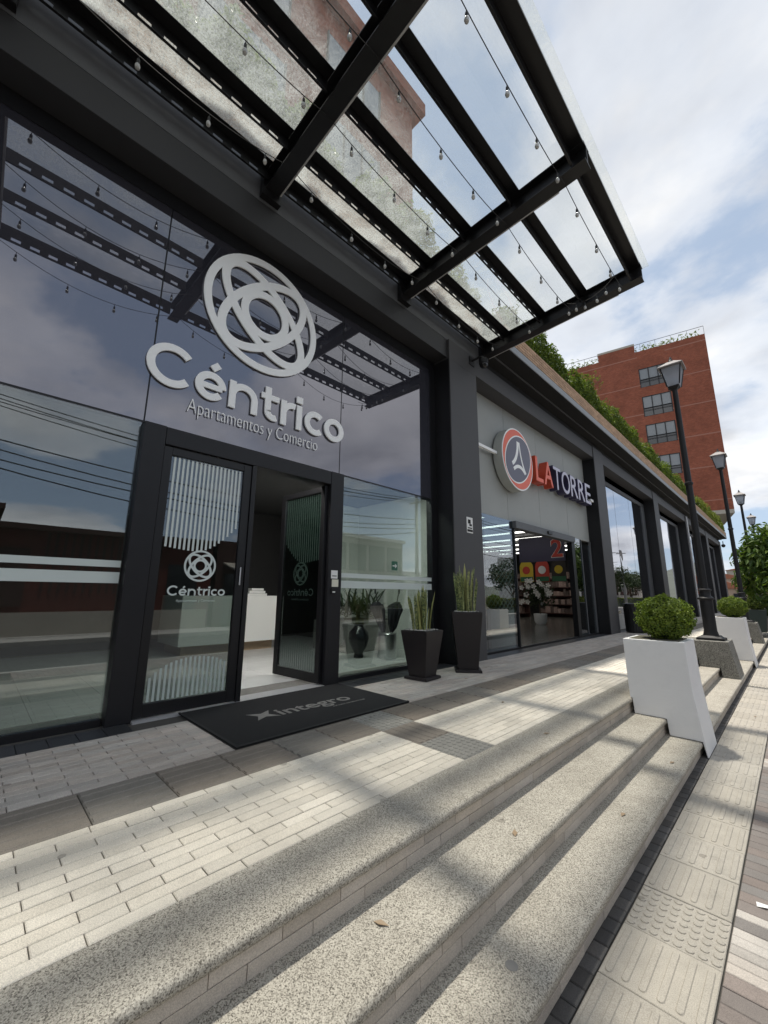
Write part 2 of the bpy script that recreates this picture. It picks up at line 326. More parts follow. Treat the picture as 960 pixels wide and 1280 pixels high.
# ------------------------------------------------------------------ mesh helpers
def world_loc(o):
    v = Vector((0, 0, 0))
    while o: v += o.location; o = o.parent
    return v
def tag(o, label=None, cat=None, group=None, kind=None):
    for k, v in (('label', label), ('category', cat), ('group', group), ('kind', kind)):
        if v: o[k] = v
    return o
def empty(name, loc, label=None, cat=None, group=None, kind=None, parent=None):
    o = bpy.data.objects.new(name, None); COL.objects.link(o)
    o.empty_display_size = .1
    o.location = Vector(loc) - (world_loc(parent) if parent else Vector()); o.parent = parent
    return tag(o, label, cat, group, kind)
def link(name, me, parent=None, loc=(0, 0, 0), rz=0.):
    o = bpy.data.objects.new(name, me); COL.objects.link(o); o.parent = parent
    o.location = loc
    if rz: o.rotation_euler = (0, 0, rz)
    return o
class MB:
    def __init__(s): s.v = []; s.f = []; s.mi = []; s.cur = 0
    def add(s, vs, fs):
        b = len(s.v); s.v += [tuple(v) for v in vs]; s.f += [tuple(i+b for i in f) for f in fs]; s.mi += [s.cur]*len(fs); return s
    def box(s, x0, x1, y0, y1, z0, z1):
        return s.add([(x0, y0, z0), (x1, y0, z0), (x1, y1, z0), (x0, y1, z0), (x0, y0, z1), (x1, y0, z1), (x1, y1, z1), (x0, y1, z1)],
                     [(0, 3, 2, 1), (4, 5, 6, 7), (0, 1, 5, 4), (1, 2, 6, 5), (2, 3, 7, 6), (3, 0, 4, 7)])
    def cbox(s, lx, ly, lz, c=.003, at=(0, 0, 0)):
        """box with chamfered top, origin at the middle of its top"""
        X, Y = lx/2, ly/2; a = Vector(at); q = []
        for (ix, iz) in ((0, -lz), (0, -c), (c, 0)):
            q += [a+Vector((sx*(X-ix), sy*(Y-ix), iz)) for sx, sy in ((-1, -1), (1, -1), (1, 1), (-1, 1))]
        fs = [(8, 9, 10, 11)]
        for r in (0, 4):
            fs += [(r+i, r+(i+1) % 4, r+4+(i+1) % 4, r+4+i) for i in range(4)]
        return s.add(q, fs)
    def prism(s, poly, a0, a1, axis='y'):
        """polygon (u,v) extruded along an axis: y -> (u=x,v=z), x -> (u=y,v=z), z -> (u=x,v=y)"""
        mk = {'y': lambda u, v, a: (u, a, v), 'x': lambda u, v, a: (a, u, v), 'z': lambda u, v, a: (u, v, a)}[axis]
        n = len(poly)
        vs = [mk(u, v, a0) for u, v in poly] + [mk(u, v, a1) for u, v in poly]
        fs = [(i, (i+1) % n, n+(i+1) % n, n+i) for i in range(n)] + [tuple(range(n-1, -1, -1)), tuple(range(n, 2*n))]
        return s.add(vs, fs)
    def ring(s, prof, c=(0, 0, 0), n=24, cap=True, phase=0., sq=1.):
        """lathe of (r,z) about the vertical through c"""
        vs = []; fs = []
        for r, z in prof:
            vs += [(c[0]+r*math.cos(phase+2*math.pi*i/n), c[1]+sq*r*math.sin(phase+2*math.pi*i/n), c[2]+z) for i in range(n)]
        for k in range(len(prof)-1):
            fs += [(k*n+i, k*n+(i+1) % n, (k+1)*n+(i+1) % n, (k+1)*n+i) for i in range(n)]
        if cap:
            fs += [tuple(range(n-1, -1, -1)), tuple((len(prof)-1)*n+i for i in range(n))]
        return s.add(vs, fs)
    def tube(s, pts, r, n=8, cap=True):
        pts = [Vector(p) for p in pts]; vs = []; fs = []
        rr = r if isinstance(r, (list, tuple)) else [r]*len(pts)
        ref = Vector((.31, .17, .93))
        for i, p in enumerate(pts):
            d = (pts[min(i+1, len(pts)-1)]-pts[max(i-1, 0)]).normalized()
            a = d.cross(ref)
            if a.length < 1e-3: a = d.cross(Vector((1, 0, 0)))
            a.normalize(); b = d.cross(a)
            vs += [p+rr[i]*(math.cos(2*math.pi*k/n)*a+math.sin(2*math.pi*k/n)*b) for k in range(n)]
        for i in range(len(pts)-1):
            fs += [(i*n+k, i*n+(k+1) % n, (i+1)*n+(k+1) % n, (i+1)*n+k) for k in range(n)]
        if cap: fs += [tuple(range(n-1, -1, -1)), tuple((len(pts)-1)*n+k for k in range(n))]
        return s.add(vs, fs)
    def mesh(s, name, mat, off=Vector(), smooth=False, bevel=0.):
        me = bpy.data.meshes.new(name)
        me.from_pydata([(v[0]-off.x, v[1]-off.y, v[2]-off.z) for v in s.v], [], s.f)
        for k in (mat if isinstance(mat, (list, tuple)) else [mat]): me.materials.append(MATS[k])
        if isinstance(mat, (list, tuple)): me.polygons.foreach_set('material_index', s.mi)
        bm = bmesh.new(); bm.from_mesh(me)
        bmesh.ops.recalc_face_normals(bm, faces=bm.faces)
        if bevel:
            es = [e for e in bm.edges if len(e.link_faces) == 2 and e.calc_face_angle(0) > .6]
            bmesh.ops.bevel(bm, geom=es, offset=bevel, segments=2, affect='EDGES', profile=.6, clamp_overlap=True)
        bm.to_mesh(me); bm.free()
        if smooth:
            me.polygons.foreach_set('use_smooth', [True]*len(me.polygons))
            me.set_sharp_from_angle(angle=R(38))
        return me
    def build(s, name, mat, parent=None, smooth=False, bevel=0., at=None):
        off = world_loc(parent) if parent else Vector(at or (0, 0, 0))
        o = link(name, s.mesh(name, mat, off, smooth, bevel), parent)
        if at and not parent: o.location = at
        return o
def B(*a): return MB().box(*a)
def copy_tree(o, parent=None):
    c = o.copy(); COL.objects.link(c); c.parent = parent
    for ch in list(o.children): copy_tree(ch, c)
    return c
def leaves(pts, nrm, L, W, fold=.25, droop=.0, spread=.6):
    """leaf-shaped pairs of triangles; returns verts, faces"""
    n = len(pts); P = np.asarray(pts, float); Nn = np.asarray(nrm, float)
    Nn = Nn + rng.normal(0, spread, (n, 3)); Nn /= np.linalg.norm(Nn, axis=1)[:, None]+1e-9
    T = rng.normal(0, 1, (n, 3)); T[:, 2] += droop
    T -= (T*Nn).sum(1)[:, None]*Nn; T /= np.linalg.norm(T, axis=1)[:, None]+1e-9
    Bn = np.cross(Nn, T); l = L*rng.uniform(.7, 1.25, (n, 1)); wd = W*rng.uniform(.7, 1.25, (n, 1))
    base = P-T*l/2; tip = P+T*l/2-Nn*l*.12; a = P+Bn*wd/2+Nn*wd*fold-T*l*.05; b = P-Bn*wd/2+Nn*wd*fold-T*l*.05
    V = np.stack([base, a, tip, b], 1).reshape(-1, 3)
    i = np.arange(n)*4
    F = np.concatenate([np.stack([i, i+1, i+2], 1), np.stack([i, i+2, i+3], 1)])
    return V, F
def leaf_obj(name, V, F, mat, parent=None, kind=None):
    off = np.array(world_loc(parent)) if parent else np.zeros(3)
    me = bpy.data.meshes.new(name)
    me.from_pydata((V-off).tolist(), [], F.tolist()); me.materials.append(MATS[mat])
    o = link(name, me, parent)
    if kind: o['kind'] = kind
    return o
def ball_pts(n, c, rad, inner=.8, sq=(1, 1, 1), bump=.05):
    d = rng.normal(0, 1, (n, 3)); d /= np.linalg.norm(d, axis=1)[:, None]
    lump = 1+bump*np.sin(d[:, 0]*7+1)*np.sin(d[:, 1]*6+2)+bump*.8*np.sin(d[:, 2]*9)*np.cos(d[:, 0]*11)
    r = rad*rng.uniform(inner, 1.03, n)*lump
    return np.array(c)+d*r[:, None]*np.array(sq), d
# ------------------------------------------------------------------ text and logo strokes
def text_mesh(body, h, depth, mat, bold=0., sx=1., mats=None):
    """lettering in the built-in font, lying in local XZ, facing -Y, origin at left end of baseline"""
    cu = bpy.data.curves.new('lettering', 'FONT'); cu.body = body; cu.size = h/.70
    cu.extrude = depth/2; cu.offset = bold; cu.resolution_u = 6
    o = bpy.data.objects.new('lettering', cu); COL.objects.link(o)
    bpy.context.view_layer.update()
    me = bpy.data.meshes.new_from_object(o.evaluated_get(bpy.context.evaluated_depsgraph_get()))
    bpy.data.objects.remove(o); bpy.data.curves.remove(cu)
    me.transform(Matrix.Diagonal((sx, 1, 1, 1))); me.transform(Matrix.Rotation(R(90), 4, 'X'))
    me.materials.clear(); me.materials.append(MATS[mat])
    return me
def fit_text(me, width):
    xs = [v.co.x for v in me.vertices]; a, b = min(xs), max(xs)
    me.transform(Matrix.Translation((-a, 0, 0))); me.transform(Matrix.Diagonal((width/(b-a), 1, 1, 1)))
    return me
def to_wall(me, y, z, X):
    """from local XZ facing -Y to the facade: letters run along +y, face +x"""
    me.transform(Matrix(((0, -1, 0, X), (1, 0, 0, y), (0, 0, 1, z), (0, 0, 0, 1)))); return me
def ribbon(mb, pts, w, x, d, closed=False):
    """flat stroke of width w along 2D pts (y,z), front face at x+d, back at x"""
    n = len(pts); L = []; Rr = []
    for i in range(n):
        a = Vector(pts[(i-1) % n] if closed else pts[max(i-1, 0)]); b = Vector(pts[(i+1) % n] if closed else pts[min(i+1, n-1)])
        t_ = (b-a).normalized(); nn = Vector((-t_.y, t_.x)); p = Vector(pts[i])
        L.append(p+nn*w/2); Rr.append(p-nn*w/2)
    vs = [(x+d, p.x, p.y) for p in L]+[(x+d, p.x, p.y) for p in Rr]+[(x, p.x, p.y) for p in L]+[(x, p.x, p.y) for p in Rr]
    fs = []; m_ = n if closed else n-1
    for i in range(m_):
        j = (i+1) % n
        fs += [(i, j, n+j, n+i), (2*n+i, 3*n+i, 3*n+j, 2*n+j), (i, 2*n+i, 2*n+j, j), (n+i, n+j, 3*n+j, 3*n+i)]
    if not closed: fs += [(0, n, 3*n, 2*n), (n-1, 3*n-1, 4*n-1, 2*n-1)]
    mb.add(vs, fs)
def arc(cx, cz, r, a0, a1, n=28, rz=None):
    rz = r if rz is None else rz
    return [(cx+r*math.cos(R(a0+(a1-a0)*i/n)), cz+rz*math.sin(R(a0+(a1-a0)*i/n))) for i in range(n+1)]
def ell(cy_, cz_, a, b, rot, n=56):
    c, s_ = math.cos(R(rot)), math.sin(R(rot))
    return [(cy_+a*math.cos(2*math.pi*i/n)*c-b*math.sin(2*math.pi*i/n)*s_, cz_+a*math.cos(2*math.pi*i/n)*s_+b*math.sin(2*math.pi*i/n)*c) for i in range(n)]
def logo(mb, cy_, cz_, r, X, d, thin=1.):
    e = d*.03
    ribbon(mb, ell(cy_, cz_, r*.945, r*.945, 0), r*.115*thin, X, d, True)
    ribbon(mb, ell(cy_, cz_, r*.885, r*.455, 45), r*.13*thin, X, d+e, True)
    ribbon(mb, ell(cy_, cz_, r*.885, r*.455, -45), r*.13*thin, X, d+2*e, True)
    ribbon(mb, ell(cy_, cz_, r*.365, r*.365, 0), r*.125*thin, X, d+3*e, True)
def centrico(mb, y, z, H, X, d, W):
    """the word in round geometric strokes: cap height H, total width W"""
    q = H*.165; xh = H*.70; r = xh/2-q/2; k = [0]
    def st(pts, closed=False, w_=q):
        k[0] += 1; ribbon(mb, pts, w_, X, d+k[0]*d*.012, closed)
    u = [0.]
    def put(g, adv):
        g(u[0]); u[0] += adv
    pieces = []
    Rc = H/2-q/2
    def C(o): st([(p[0]*sx+y, p[1]+z) for p in arc(o+H/2, H/2, Rc, 42, 318, 36)])
    def e(o):
        st([(p[0]*sx+y, p[1]+z) for p in arc(o+xh/2, xh/2, r, 0, 322, 36)])
        st([(y+sx*(o+q*.8), z+xh/2-q*.05), (y+sx*(o+xh-q*.55), z+xh/2-q*.05)], w_=q*.8)
        a = (o+xh*.60, xh+q*.95)
        st([(y+sx*(a[0]-q*.45), z+a[1]-q*.45), (y+sx*(a[0]+q*.45), z+a[1]+q*.45)], w_=q*.95)
    def n(o):
        st([(y+sx*(o+q/2), z), (y+sx*(o+q/2), z+xh)])
        rr = xh*.40
        st([(y+sx*p[0], z+p[1]) for p in [(o+q/2, xh-q/2-rr*.85)]+arc(o+q/2+rr, xh-q/2-rr, rr, 165, 0, 20)+[(o+q/2+2*rr, 0)]])
    def tt(o):
        st([(y+sx*(o+q*1.1), z+xh*1.28), (y+sx*(o+q*1.1), z+q*1.4)]+[(y+sx*p[0], z+p[1]) for p in arc(o+q*1.1+q, q*1.5, q, 180, 300, 12)])
        st([(y+sx*o, z+xh-q*.45), (y+sx*(o+q*3.0), z+xh-q*.45)], w_=q*.9)
    def rl(o):
        st([(y+sx*(o+q/2), z), (y+sx*(o+q/2), z+xh)])
        st([(y+sx*p[0], z+p[1]) for p in arc(o+q*.5+xh*.40, xh-q/2-xh*.40, xh*.40, 165, 78, 14)])
    def i(o):
        st([(y+sx*(o+q/2), z), (y+sx*(o+q/2), z+xh)])
        st([(y+sx*(o+q*.5-q*.58), z+xh+q*1.0), (y+sx*(o+q*.5+q*.58), z+xh+q*1.0)], w_=q*1.1)
    def c(o): st([(p[0]*sx+y, p[1]+z) for p in arc(o+xh/2, xh/2, r, 48, 312, 30)])
    def oo(o): st([(p[0]*sx+y, p[1]+z) for p in arc(o+xh/2, xh/2, r, 0, 360, 40)[:-1]], True)
    seq = ((C, H*.98), (e, xh*1.10), (n, xh*.80+q*1.55), (tt, q*3.35), (rl, xh*.40+q*1.15), (i, q*1.55), (c, xh*.93), (oo, xh))
    tot = sum(a for _, a in seq); sx = W/tot
    for g, a in seq: put(g, a)
# ================================================================== THE SETTING
YE = 43.6                                     # far end of the low building
ground = B(-900, 900, -300, 1500, -.95, -.9).build('ground', 'earth'); tag(ground, kind='structure')
# --- terrace slab and its paving
terr = empty('terrace', (-2.7, 0, 0), kind='structure')
B(-16, -1.60, -9, YE+2, -.6, -.011).build('slab', 'mortar', terr)
CACHE = {}
def piece_mesh(lx, ly, lz, mat, c=.003):
    k = (round(lx, 4), round(ly, 4), lz, mat)
    if k not in CACHE: CACHE[k] = MB().cbox(lx, ly, lz, c).mesh('paver', mat)
    return CACHE[k]
def run_pavers(root, x0, x1, rows, spans, ln, mat, stuffmat, ylim, name='paver', z=0., gap=.0035, par=0):
    """running-bond pavers with their length along y; pieces up to ylim are objects, farther ones are joined"""
    wrow = (x1-x0)/rows; far = MB(); ro = world_loc(root)
    for (ya, yb) in spans:
        for r in range(rows):
            xc = x0+(r+.5)*wrow
            y = math.floor(ya/ln)*ln-ln + (ln*.5 if (r+par) % 2 else 0)+.017
            while y < yb:
                a, b = max(y, ya), min(y+ln, yb)
                if b-a > .02:
                    if b <= ylim:
                        me = piece_mesh(wrow-.005, b-a-gap, .03, mat)
                        dz = random.uniform(-.0012, .0012)
                        o = link(name, me, root, (xc-ro.x, (a+b)/2-ro.y, z-ro.z+dz))
                    else:
                        far.cbox(wrow-.005, b-a-gap, .03, .002, (xc, (a+b)/2, z+random.uniform(-.0012, .0012)))
                y += ln
    if far.v:
        o = far.build('far_pavers', stuffmat, root); o['kind'] = 'stuff'
lightA = empty('light_paving', (-2.04, 0, 0), kind='structure')
run_pavers(lightA, -2.428, -1.657, 12, ((-.9, 2.42), (2.80, YE)), .258, 'paver_white', 'paver_white_stuff', 6.1)
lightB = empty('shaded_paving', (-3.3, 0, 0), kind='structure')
run_pavers(lightB, -3.742, -2.852, 14, ((-.6, 1.43), (3.226, YE)), .258, 'paver_grey', 'paver_grey_stuff', 5.6, par=1)  # grey tone puts the building's shade into the colour of these pavers
B(-3.742, -2.852, 1.43, 3.226, -.03, -.002).build('mat_recess', 'mortar', lightB)
# dark grooved band tiles
def groove_tile(lx, ly, mat, n=5, along='y'):
    mb = MB().cbox(lx, ly, .03, .003, (0, 0, -.003))
    L = ly if along == 'y' else lx; Wd = lx if along == 'y' else ly
    for i in range(n):
        u = (i+.5)/n*Wd-Wd/2; wv_ = Wd/n*.30
        if along == 'y': mb.prism([(u-wv_, -.004), (u-wv_*.75, .0015), (u+wv_*.75, .0015), (u+wv_, -.004)], -L/2+.006, L/2-.006, 'y')
        else: mb.prism([(u-wv_, -.004), (u-wv_*.75, .0015), (u+wv_*.75, .0015), (u+wv_, -.004)], -L/2+.006, L/2-.006, 'x')
    return mb.mesh('band_tile', mat)
def dome_mesh(lx, ly, nx, ny, mat, h=.005, rr=.36):
    mb = MB().cbox(lx, ly, .03, .003, (0, 0, -.003)); r = min(lx/nx, ly/ny)*rr
    for i in range(nx):
        for j in range(ny):
            mb.ring([(r, -.004), (r*.92, h*.35-.001), (r*.6, h-.003)], ((i+.5)/nx*lx-lx/2, (j+.5)/ny*ly-ly/2, 0), 8)
    return mb.mesh('dome_tile', mat)
band = empty('dark_band_paving', (-2.64, 0, 0), kind='structure')
gt = groove_tile(.416, .374, 'band_tile'); gx = groove_tile(.374, .374, 'band_tile', 5, 'x')
dm = dome_mesh(.416, .374, 8, 7, 'dome_tile'); dm2 = dome_mesh(.39, .374, 8, 7, 'dome_tile')
y = -1.36+.02
while y < YE:
    dome = abs(y-2.42) < .1
    link('dome_tile' if dome else 'band_tile', dm if dome else gt, band, (0, y+.188, .0))
    y += .378
link('band_tile', gx, band, (-2.238+2.64, 2.612, 0)); link('dome_tile', dm2, band, (-1.853+2.64, 2.612, 0))
blackt = empty('black_tile_strip', (-3.87, 0, 0), kind='structure')
bt = MB().cbox(.245, .166, .03, .002).mesh('black_tile', 'black_tile')
y = -1.0
while y < YE:
    if not (1.0 < y < 3.05): link('black_tile', bt, blackt, (0, y+.085, .0))
    y += .17
# --- steps
def tread_profile(xb, xf, zt, th=.046, r=.021):
    p = [(xb, zt-th), (xb, zt)]
    p += [(xf-r+r*math.cos(R(a)), zt-r+r*math.sin(R(a))) for a in range(90, -1, -15)]
    p += [(xf-r*.75+r*.75*math.cos(R(a)), zt-th+r*.75+r*.75*math.sin(R(a))) for a in range(0, -91, -30)]
    return p
def make_step(k, xb, xf, zt, ztop_below):
    s_ = empty('granite_step', ((xb+xf)/2, 0, zt), kind='structure')
    MB().prism(tread_profile(xb, xf, zt), -3, YE, 'y').build('tread', 'granite', s_, smooth=True)
    B(xb-.25, xf-.055, -3, YE-.01, -.6, zt-.048).build('step_core', 'mortar_light', s_)
    h = (zt-.047)-ztop_below; rows = 2 if k < 3 else 2; far = MB()
    sp = ((zt-.049, zt-.047-h*.53), (zt-.047-h*.53-.003, ztop_below-.001))
    so_ = world_loc(s_)
    for r_, (za, zb) in enumerate(sp):
        y = -1.1-(.126 if r_ else 0); X = xf-.030
        while y < YE:
            a, b = y, min(y+.252, YE)
            if y < 9.5:
                key = ('riser', k, r_)
                if key not in CACHE: CACHE[key] = B(-.024, 0, -.1245, .1245, -(za-zb)/2, (za-zb)/2).mesh('riser_tile', 'riser', bevel=.0015)
                link('riser_tile', CACHE[key], s_, (X-so_.x+random.uniform(-.001, .001), (a+b)/2-so_.y, (za+zb)/2-so_.z))
            else:
                far.box(X-.024, X, a+.0015, b-.0015, zb, za)
            y += .252
    far.build('far_riser_tiles', 'riser_stuff', s_)['kind'] = 'stuff'
make_step(1, -1.655, -1.356, 0., -.15)
make_step(2, -1.42, -1.068, -.15, -.30)
make_step(3, -1.135, -.800, -.30, -.43)
# --- sidewalk
ZS = -.43
walk = empty('sidewalk', (-.4, 0, ZS), kind='structure')
B(-1.3, 2.3, -30, 260, -.8, ZS-.012).build('bedding', 'mortar', walk)
kp = MB().cbox(.062, .088, .03, .004).mesh('kerb_paver', 'kerb_paver')
y = -.6; far = MB()
while y < YE:
    dz = random.uniform(-.003, .001)
    if y < 16: link('kerb_paver', kp, walk, (-.803+.4, y+.046, dz), random.uniform(-.02, .02))
    else: far.cbox(.062, .088, .03, .004, (-.803, y+.046, ZS+dz))
    y += .092
far.build('far_kerb_pavers', 'kerb_paver', walk)['kind'] = 'stuff'
def bar_tile():
    mb = MB().cbox(.355, .351, .03, .003, (0, 0, 0))
    for i in range(6):
        u = (i+.5)/6*.355-.1775; pts = []
        for (cy_, a0) in ((.142, 0), (-.142, 180)):
            pts += [(u+.0145*math.cos(R(a0+a)), cy_+.0145*math.sin(R(a0+a))) for a in range(0, 181, 36)]
        top = [(u+(x-u)*.74, yy*.985) for x, yy in pts]; n_ = len(pts)
        mb.add([(x, yy, -.001) for x, yy in pts]+[(x, yy, .0045) for x, yy in top], [(j, (j+1) % n_, n_+(j+1) % n_, n_+j) for j in range(n_)]+[tuple(range(n_, 2*n_))])
    return mb.mesh('tactile_tile', 'tactile')
btm = bar_tile(); dtm = dome_mesh(.355, .351, 8, 7, 'tactile', .006, .40)
y = 2.005-.3555*10; i = 0
while y < 60:
    dome = abs(y-2.36) < .05 or abs(y-9.47) < .05
    link('tactile_tile', dtm if dome else btm, walk, (-.587+.4, y+.178, random.uniform(-.001, .001)), random.uniform(-.004, .004)); y += .3555; i += 1
wm = {}
def wpiece(w_, white):
    k = (w_, white)
    if k not in wm: wm[k] = MB().cbox(.262, w_-.004, .03, .003).mesh('sidewalk_paver', 'paver_grey' if white else 'walk_grey')
    return wm[k]
y = .7; far = MB(); idx = 0
whites = ((2.37, 2.69), (2.75, 2.83), (5.2, 5.45), (7.9, 8.15))
while y < 70:
    white = any(a <= y+.02 < b for a, b in whites)
    wd = .0645 if white else .088
    if y < 9: link('sidewalk_paver', wpiece(wd, white), walk, (-.404+.133+.4, y+wd/2, random.uniform(-.0015, .001)))
    for c_ in range(0 if y >= 9 else 1, 10):
        far.cbox(.262, wd-.004, .03, .003, (-.404+.133+c_*.266, y+wd/2+ (0), ZS+random.uniform(-.0015, .001)))
    y += wd
far.build('far_sidewalk_pavers', 'walk_grey_stuff', walk)['kind'] = 'stuff'
B(2.262, 2.40, -30, 260, -.8, ZS+.004).build('kerb', 'kerb_stone', walk, bevel=.012)
road = B(2.395, 8.3, -60, 400, -.8, -.57).build('road', 'asphalt'); tag(road, kind='structure')
fwalk = empty('far_sidewalk', (9, 0, ZS), kind='structure')
B(8.44, 11, -60, 300, -.8, ZS).build('paving', 'concrete', fwalk); B(8.30, 8.437, -60, 300, -.8, ZS+.004).build('kerb', 'kerb_stone', fwalk, bevel=.012)
# ================================================================== THE LOW BUILDING
bld = empty('commercial_building', (-6, 18, 0), 'long low dark grey commercial building with glass bays, pillars and planted parapet', 'building')
def part(mb, name, mat, parent=bld, **k): return mb.build(name, mat, parent, **k)
PX, PXB = -3.75, -4.32
PIL = [5.36, 12.79, 20.27, 27.75, 35.25, 42.73]
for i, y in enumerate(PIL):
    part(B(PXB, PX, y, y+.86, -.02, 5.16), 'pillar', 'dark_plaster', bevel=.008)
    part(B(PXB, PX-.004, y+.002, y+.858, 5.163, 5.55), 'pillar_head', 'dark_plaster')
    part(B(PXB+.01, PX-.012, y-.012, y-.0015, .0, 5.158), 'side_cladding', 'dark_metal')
part(B(PXB, PX, -3.2, -2.4, -.02, 5.16), 'pillar', 'dark_plaster', bevel=.008)
# lintels between pillars
ed = [-2.4]+[v for y in PIL for v in (y, y+.86)]
for i in range(0, len(ed)-1, 2):
    part(B(-4.30, -3.80 if i == 0 else -3.775, ed[i]+.002, ed[i+1]-.002, 5.20, 5.555), 'lintel', 'lintel_dark' if i == 0 else 'dark_plaster', bevel=.006)
# wall behind and above
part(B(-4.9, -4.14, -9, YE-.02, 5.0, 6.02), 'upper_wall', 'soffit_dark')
part(B(-15, -4.905, -9, YE-.03, 5.55, 6.0), 'roof_slab', 'concrete')
part(B(-15, -4.3, YE-.2, YE, -.02, 5.5), 'end_wall', 'dark_plaster')
part(B(-15, -14.8, -9, YE-.2, -.02, 5.5), 'rear_wall', 'dark_plaster')
# roof edge over the shop bays: fascia, stepped soffits, light metal band, brick parapet
ES = 6.62
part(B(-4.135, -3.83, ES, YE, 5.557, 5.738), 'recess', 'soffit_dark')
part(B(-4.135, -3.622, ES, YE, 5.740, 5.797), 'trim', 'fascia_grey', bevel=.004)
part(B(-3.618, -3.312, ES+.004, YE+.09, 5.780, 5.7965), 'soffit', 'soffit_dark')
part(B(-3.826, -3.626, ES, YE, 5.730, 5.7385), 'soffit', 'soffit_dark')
part(B(-3.6, -3.30, ES+.004, YE+.1, 5.798, 5.955), 'parapet_band', 'fascia_light', bevel=.006)
part(B(-3.62, -3.345, ES+.004, YE+.09, 5.958, 6.30), 'parapet_backing', 'mortar_light')
# canopy stretch of the parapet, set back above the lintel
part(B(-4.1, -3.80, -9, ES, 5.56, 6.10), 'parapet_band', 'fascia_grey')
part(B(-4.1, -3.80, -9, ES-.002, 6.103, 6.62), 'parapet_backing', 'mortar_light')
# brick pieces of the parapet
def brick_run(x, y0, y1, z0, rows, bw=.23, bh=.066, lim=300):
    far = MB(); cnt = 0
    key = ('brick', bw, bh)
    if key not in CACHE: CACHE[key] = B(0, .05, -bw/2+.005, bw/2-.005, .004, bh-.004).mesh('brick', 'brick_piece', bevel=.003)
    bo = world_loc(bld)
    for r in range(rows):
        y = y0-(bw/2 if r % 2 else 0)+bw/2
        while y-bw/2 < y1-.02:
            if y-bw/2 >= y0-.001 and y+bw/2 <= y1+.12:
                if y < y0+lim/rows*bw: link('brick', CACHE[key], bld, (x-bo.x+random.uniform(-.002, .002), y-bo.y, z0+r*bh-bo.z))
                else: far.box(x, x+.05, y-bw/2+.005, y+bw/2-.005, z0+r*bh+.004, z0+(r+1)*bh-.004)
            y += bw
    if far.v: part(far, 'far_bricks', 'brick_piece')['kind'] = 'stuff'
brick_run(-3.348, ES+.02, YE, 5.96, 5, lim=300)
brick_run(-3.803, -3.0, ES-.1, 6.105, 8, lim=420)
# planter trough soil behind parapets
part(B(-4.4, -3.63, ES, YE, 5.8, 6.22), 'planter_soil', 'earth'); part(B(-4.6, -4.105, -9, ES-.01, 6.03, 6.52), 'planter_soil', 'earth')
# entrance glazing
GX = -4.10
def pane(name, y0, y1, z0, z1, mat, x=GX, parent=bld, th=.012): return part(B(x-th, x, y0, y1, z0, z1), name, mat, parent)
for y0, y1 in ((-2.38, .893), (.907, 3.233), (3.247, 5.30)):
    pane('spandrel_panel', y0, y1, 2.632, 5.02, 'spandrel')
part(B(-4.16, -4.113, -2.4, 5.36, 2.60, 5.1), 'spandrel_backing', 'lobby_dark')
part(B(-4.135, -4.092, -2.4, 5.36, 5.022, 5.197), 'head_frame', 'dark_metal')
pane('glass_panel', -2.38, .885, .045, 2.612, 'glass')
pane('glass_panel', 3.262, 5.20, .045, 2.612, 'glass')
part(B(-4.16, -4.085, -2.4, .88, -.01, .042), 'bottom_rail', 'frame_metal'); part(B(-4.16, -4.085, 3.262, 5.34, -.01, .042), 'bottom_rail', 'frame_metal')
part(B(-4.112, -4.101, -2.4, 5.34, 2.614, 2.630), 'joint', 'dark_metal')
for y in (.896, 3.236): part(B(-4.112, -4.1005, y, y+.008, 2.63, 5.02), 'joint', 'dark_metal')
part(B(-4.16, -4.08, 5.204, 5.356, -.01, 5.02), 'jamb', 'dark_metal')
for z0, z1 in ((1.259, 1.316), (1.124, 1.217)):
    for y0, y1 in ((-2.3, .872), (3.27, 5.19)):
        part(B(-4.0990, -4.0965, y0, y1, z0, z1), 'frosted_band', 'vinyl')
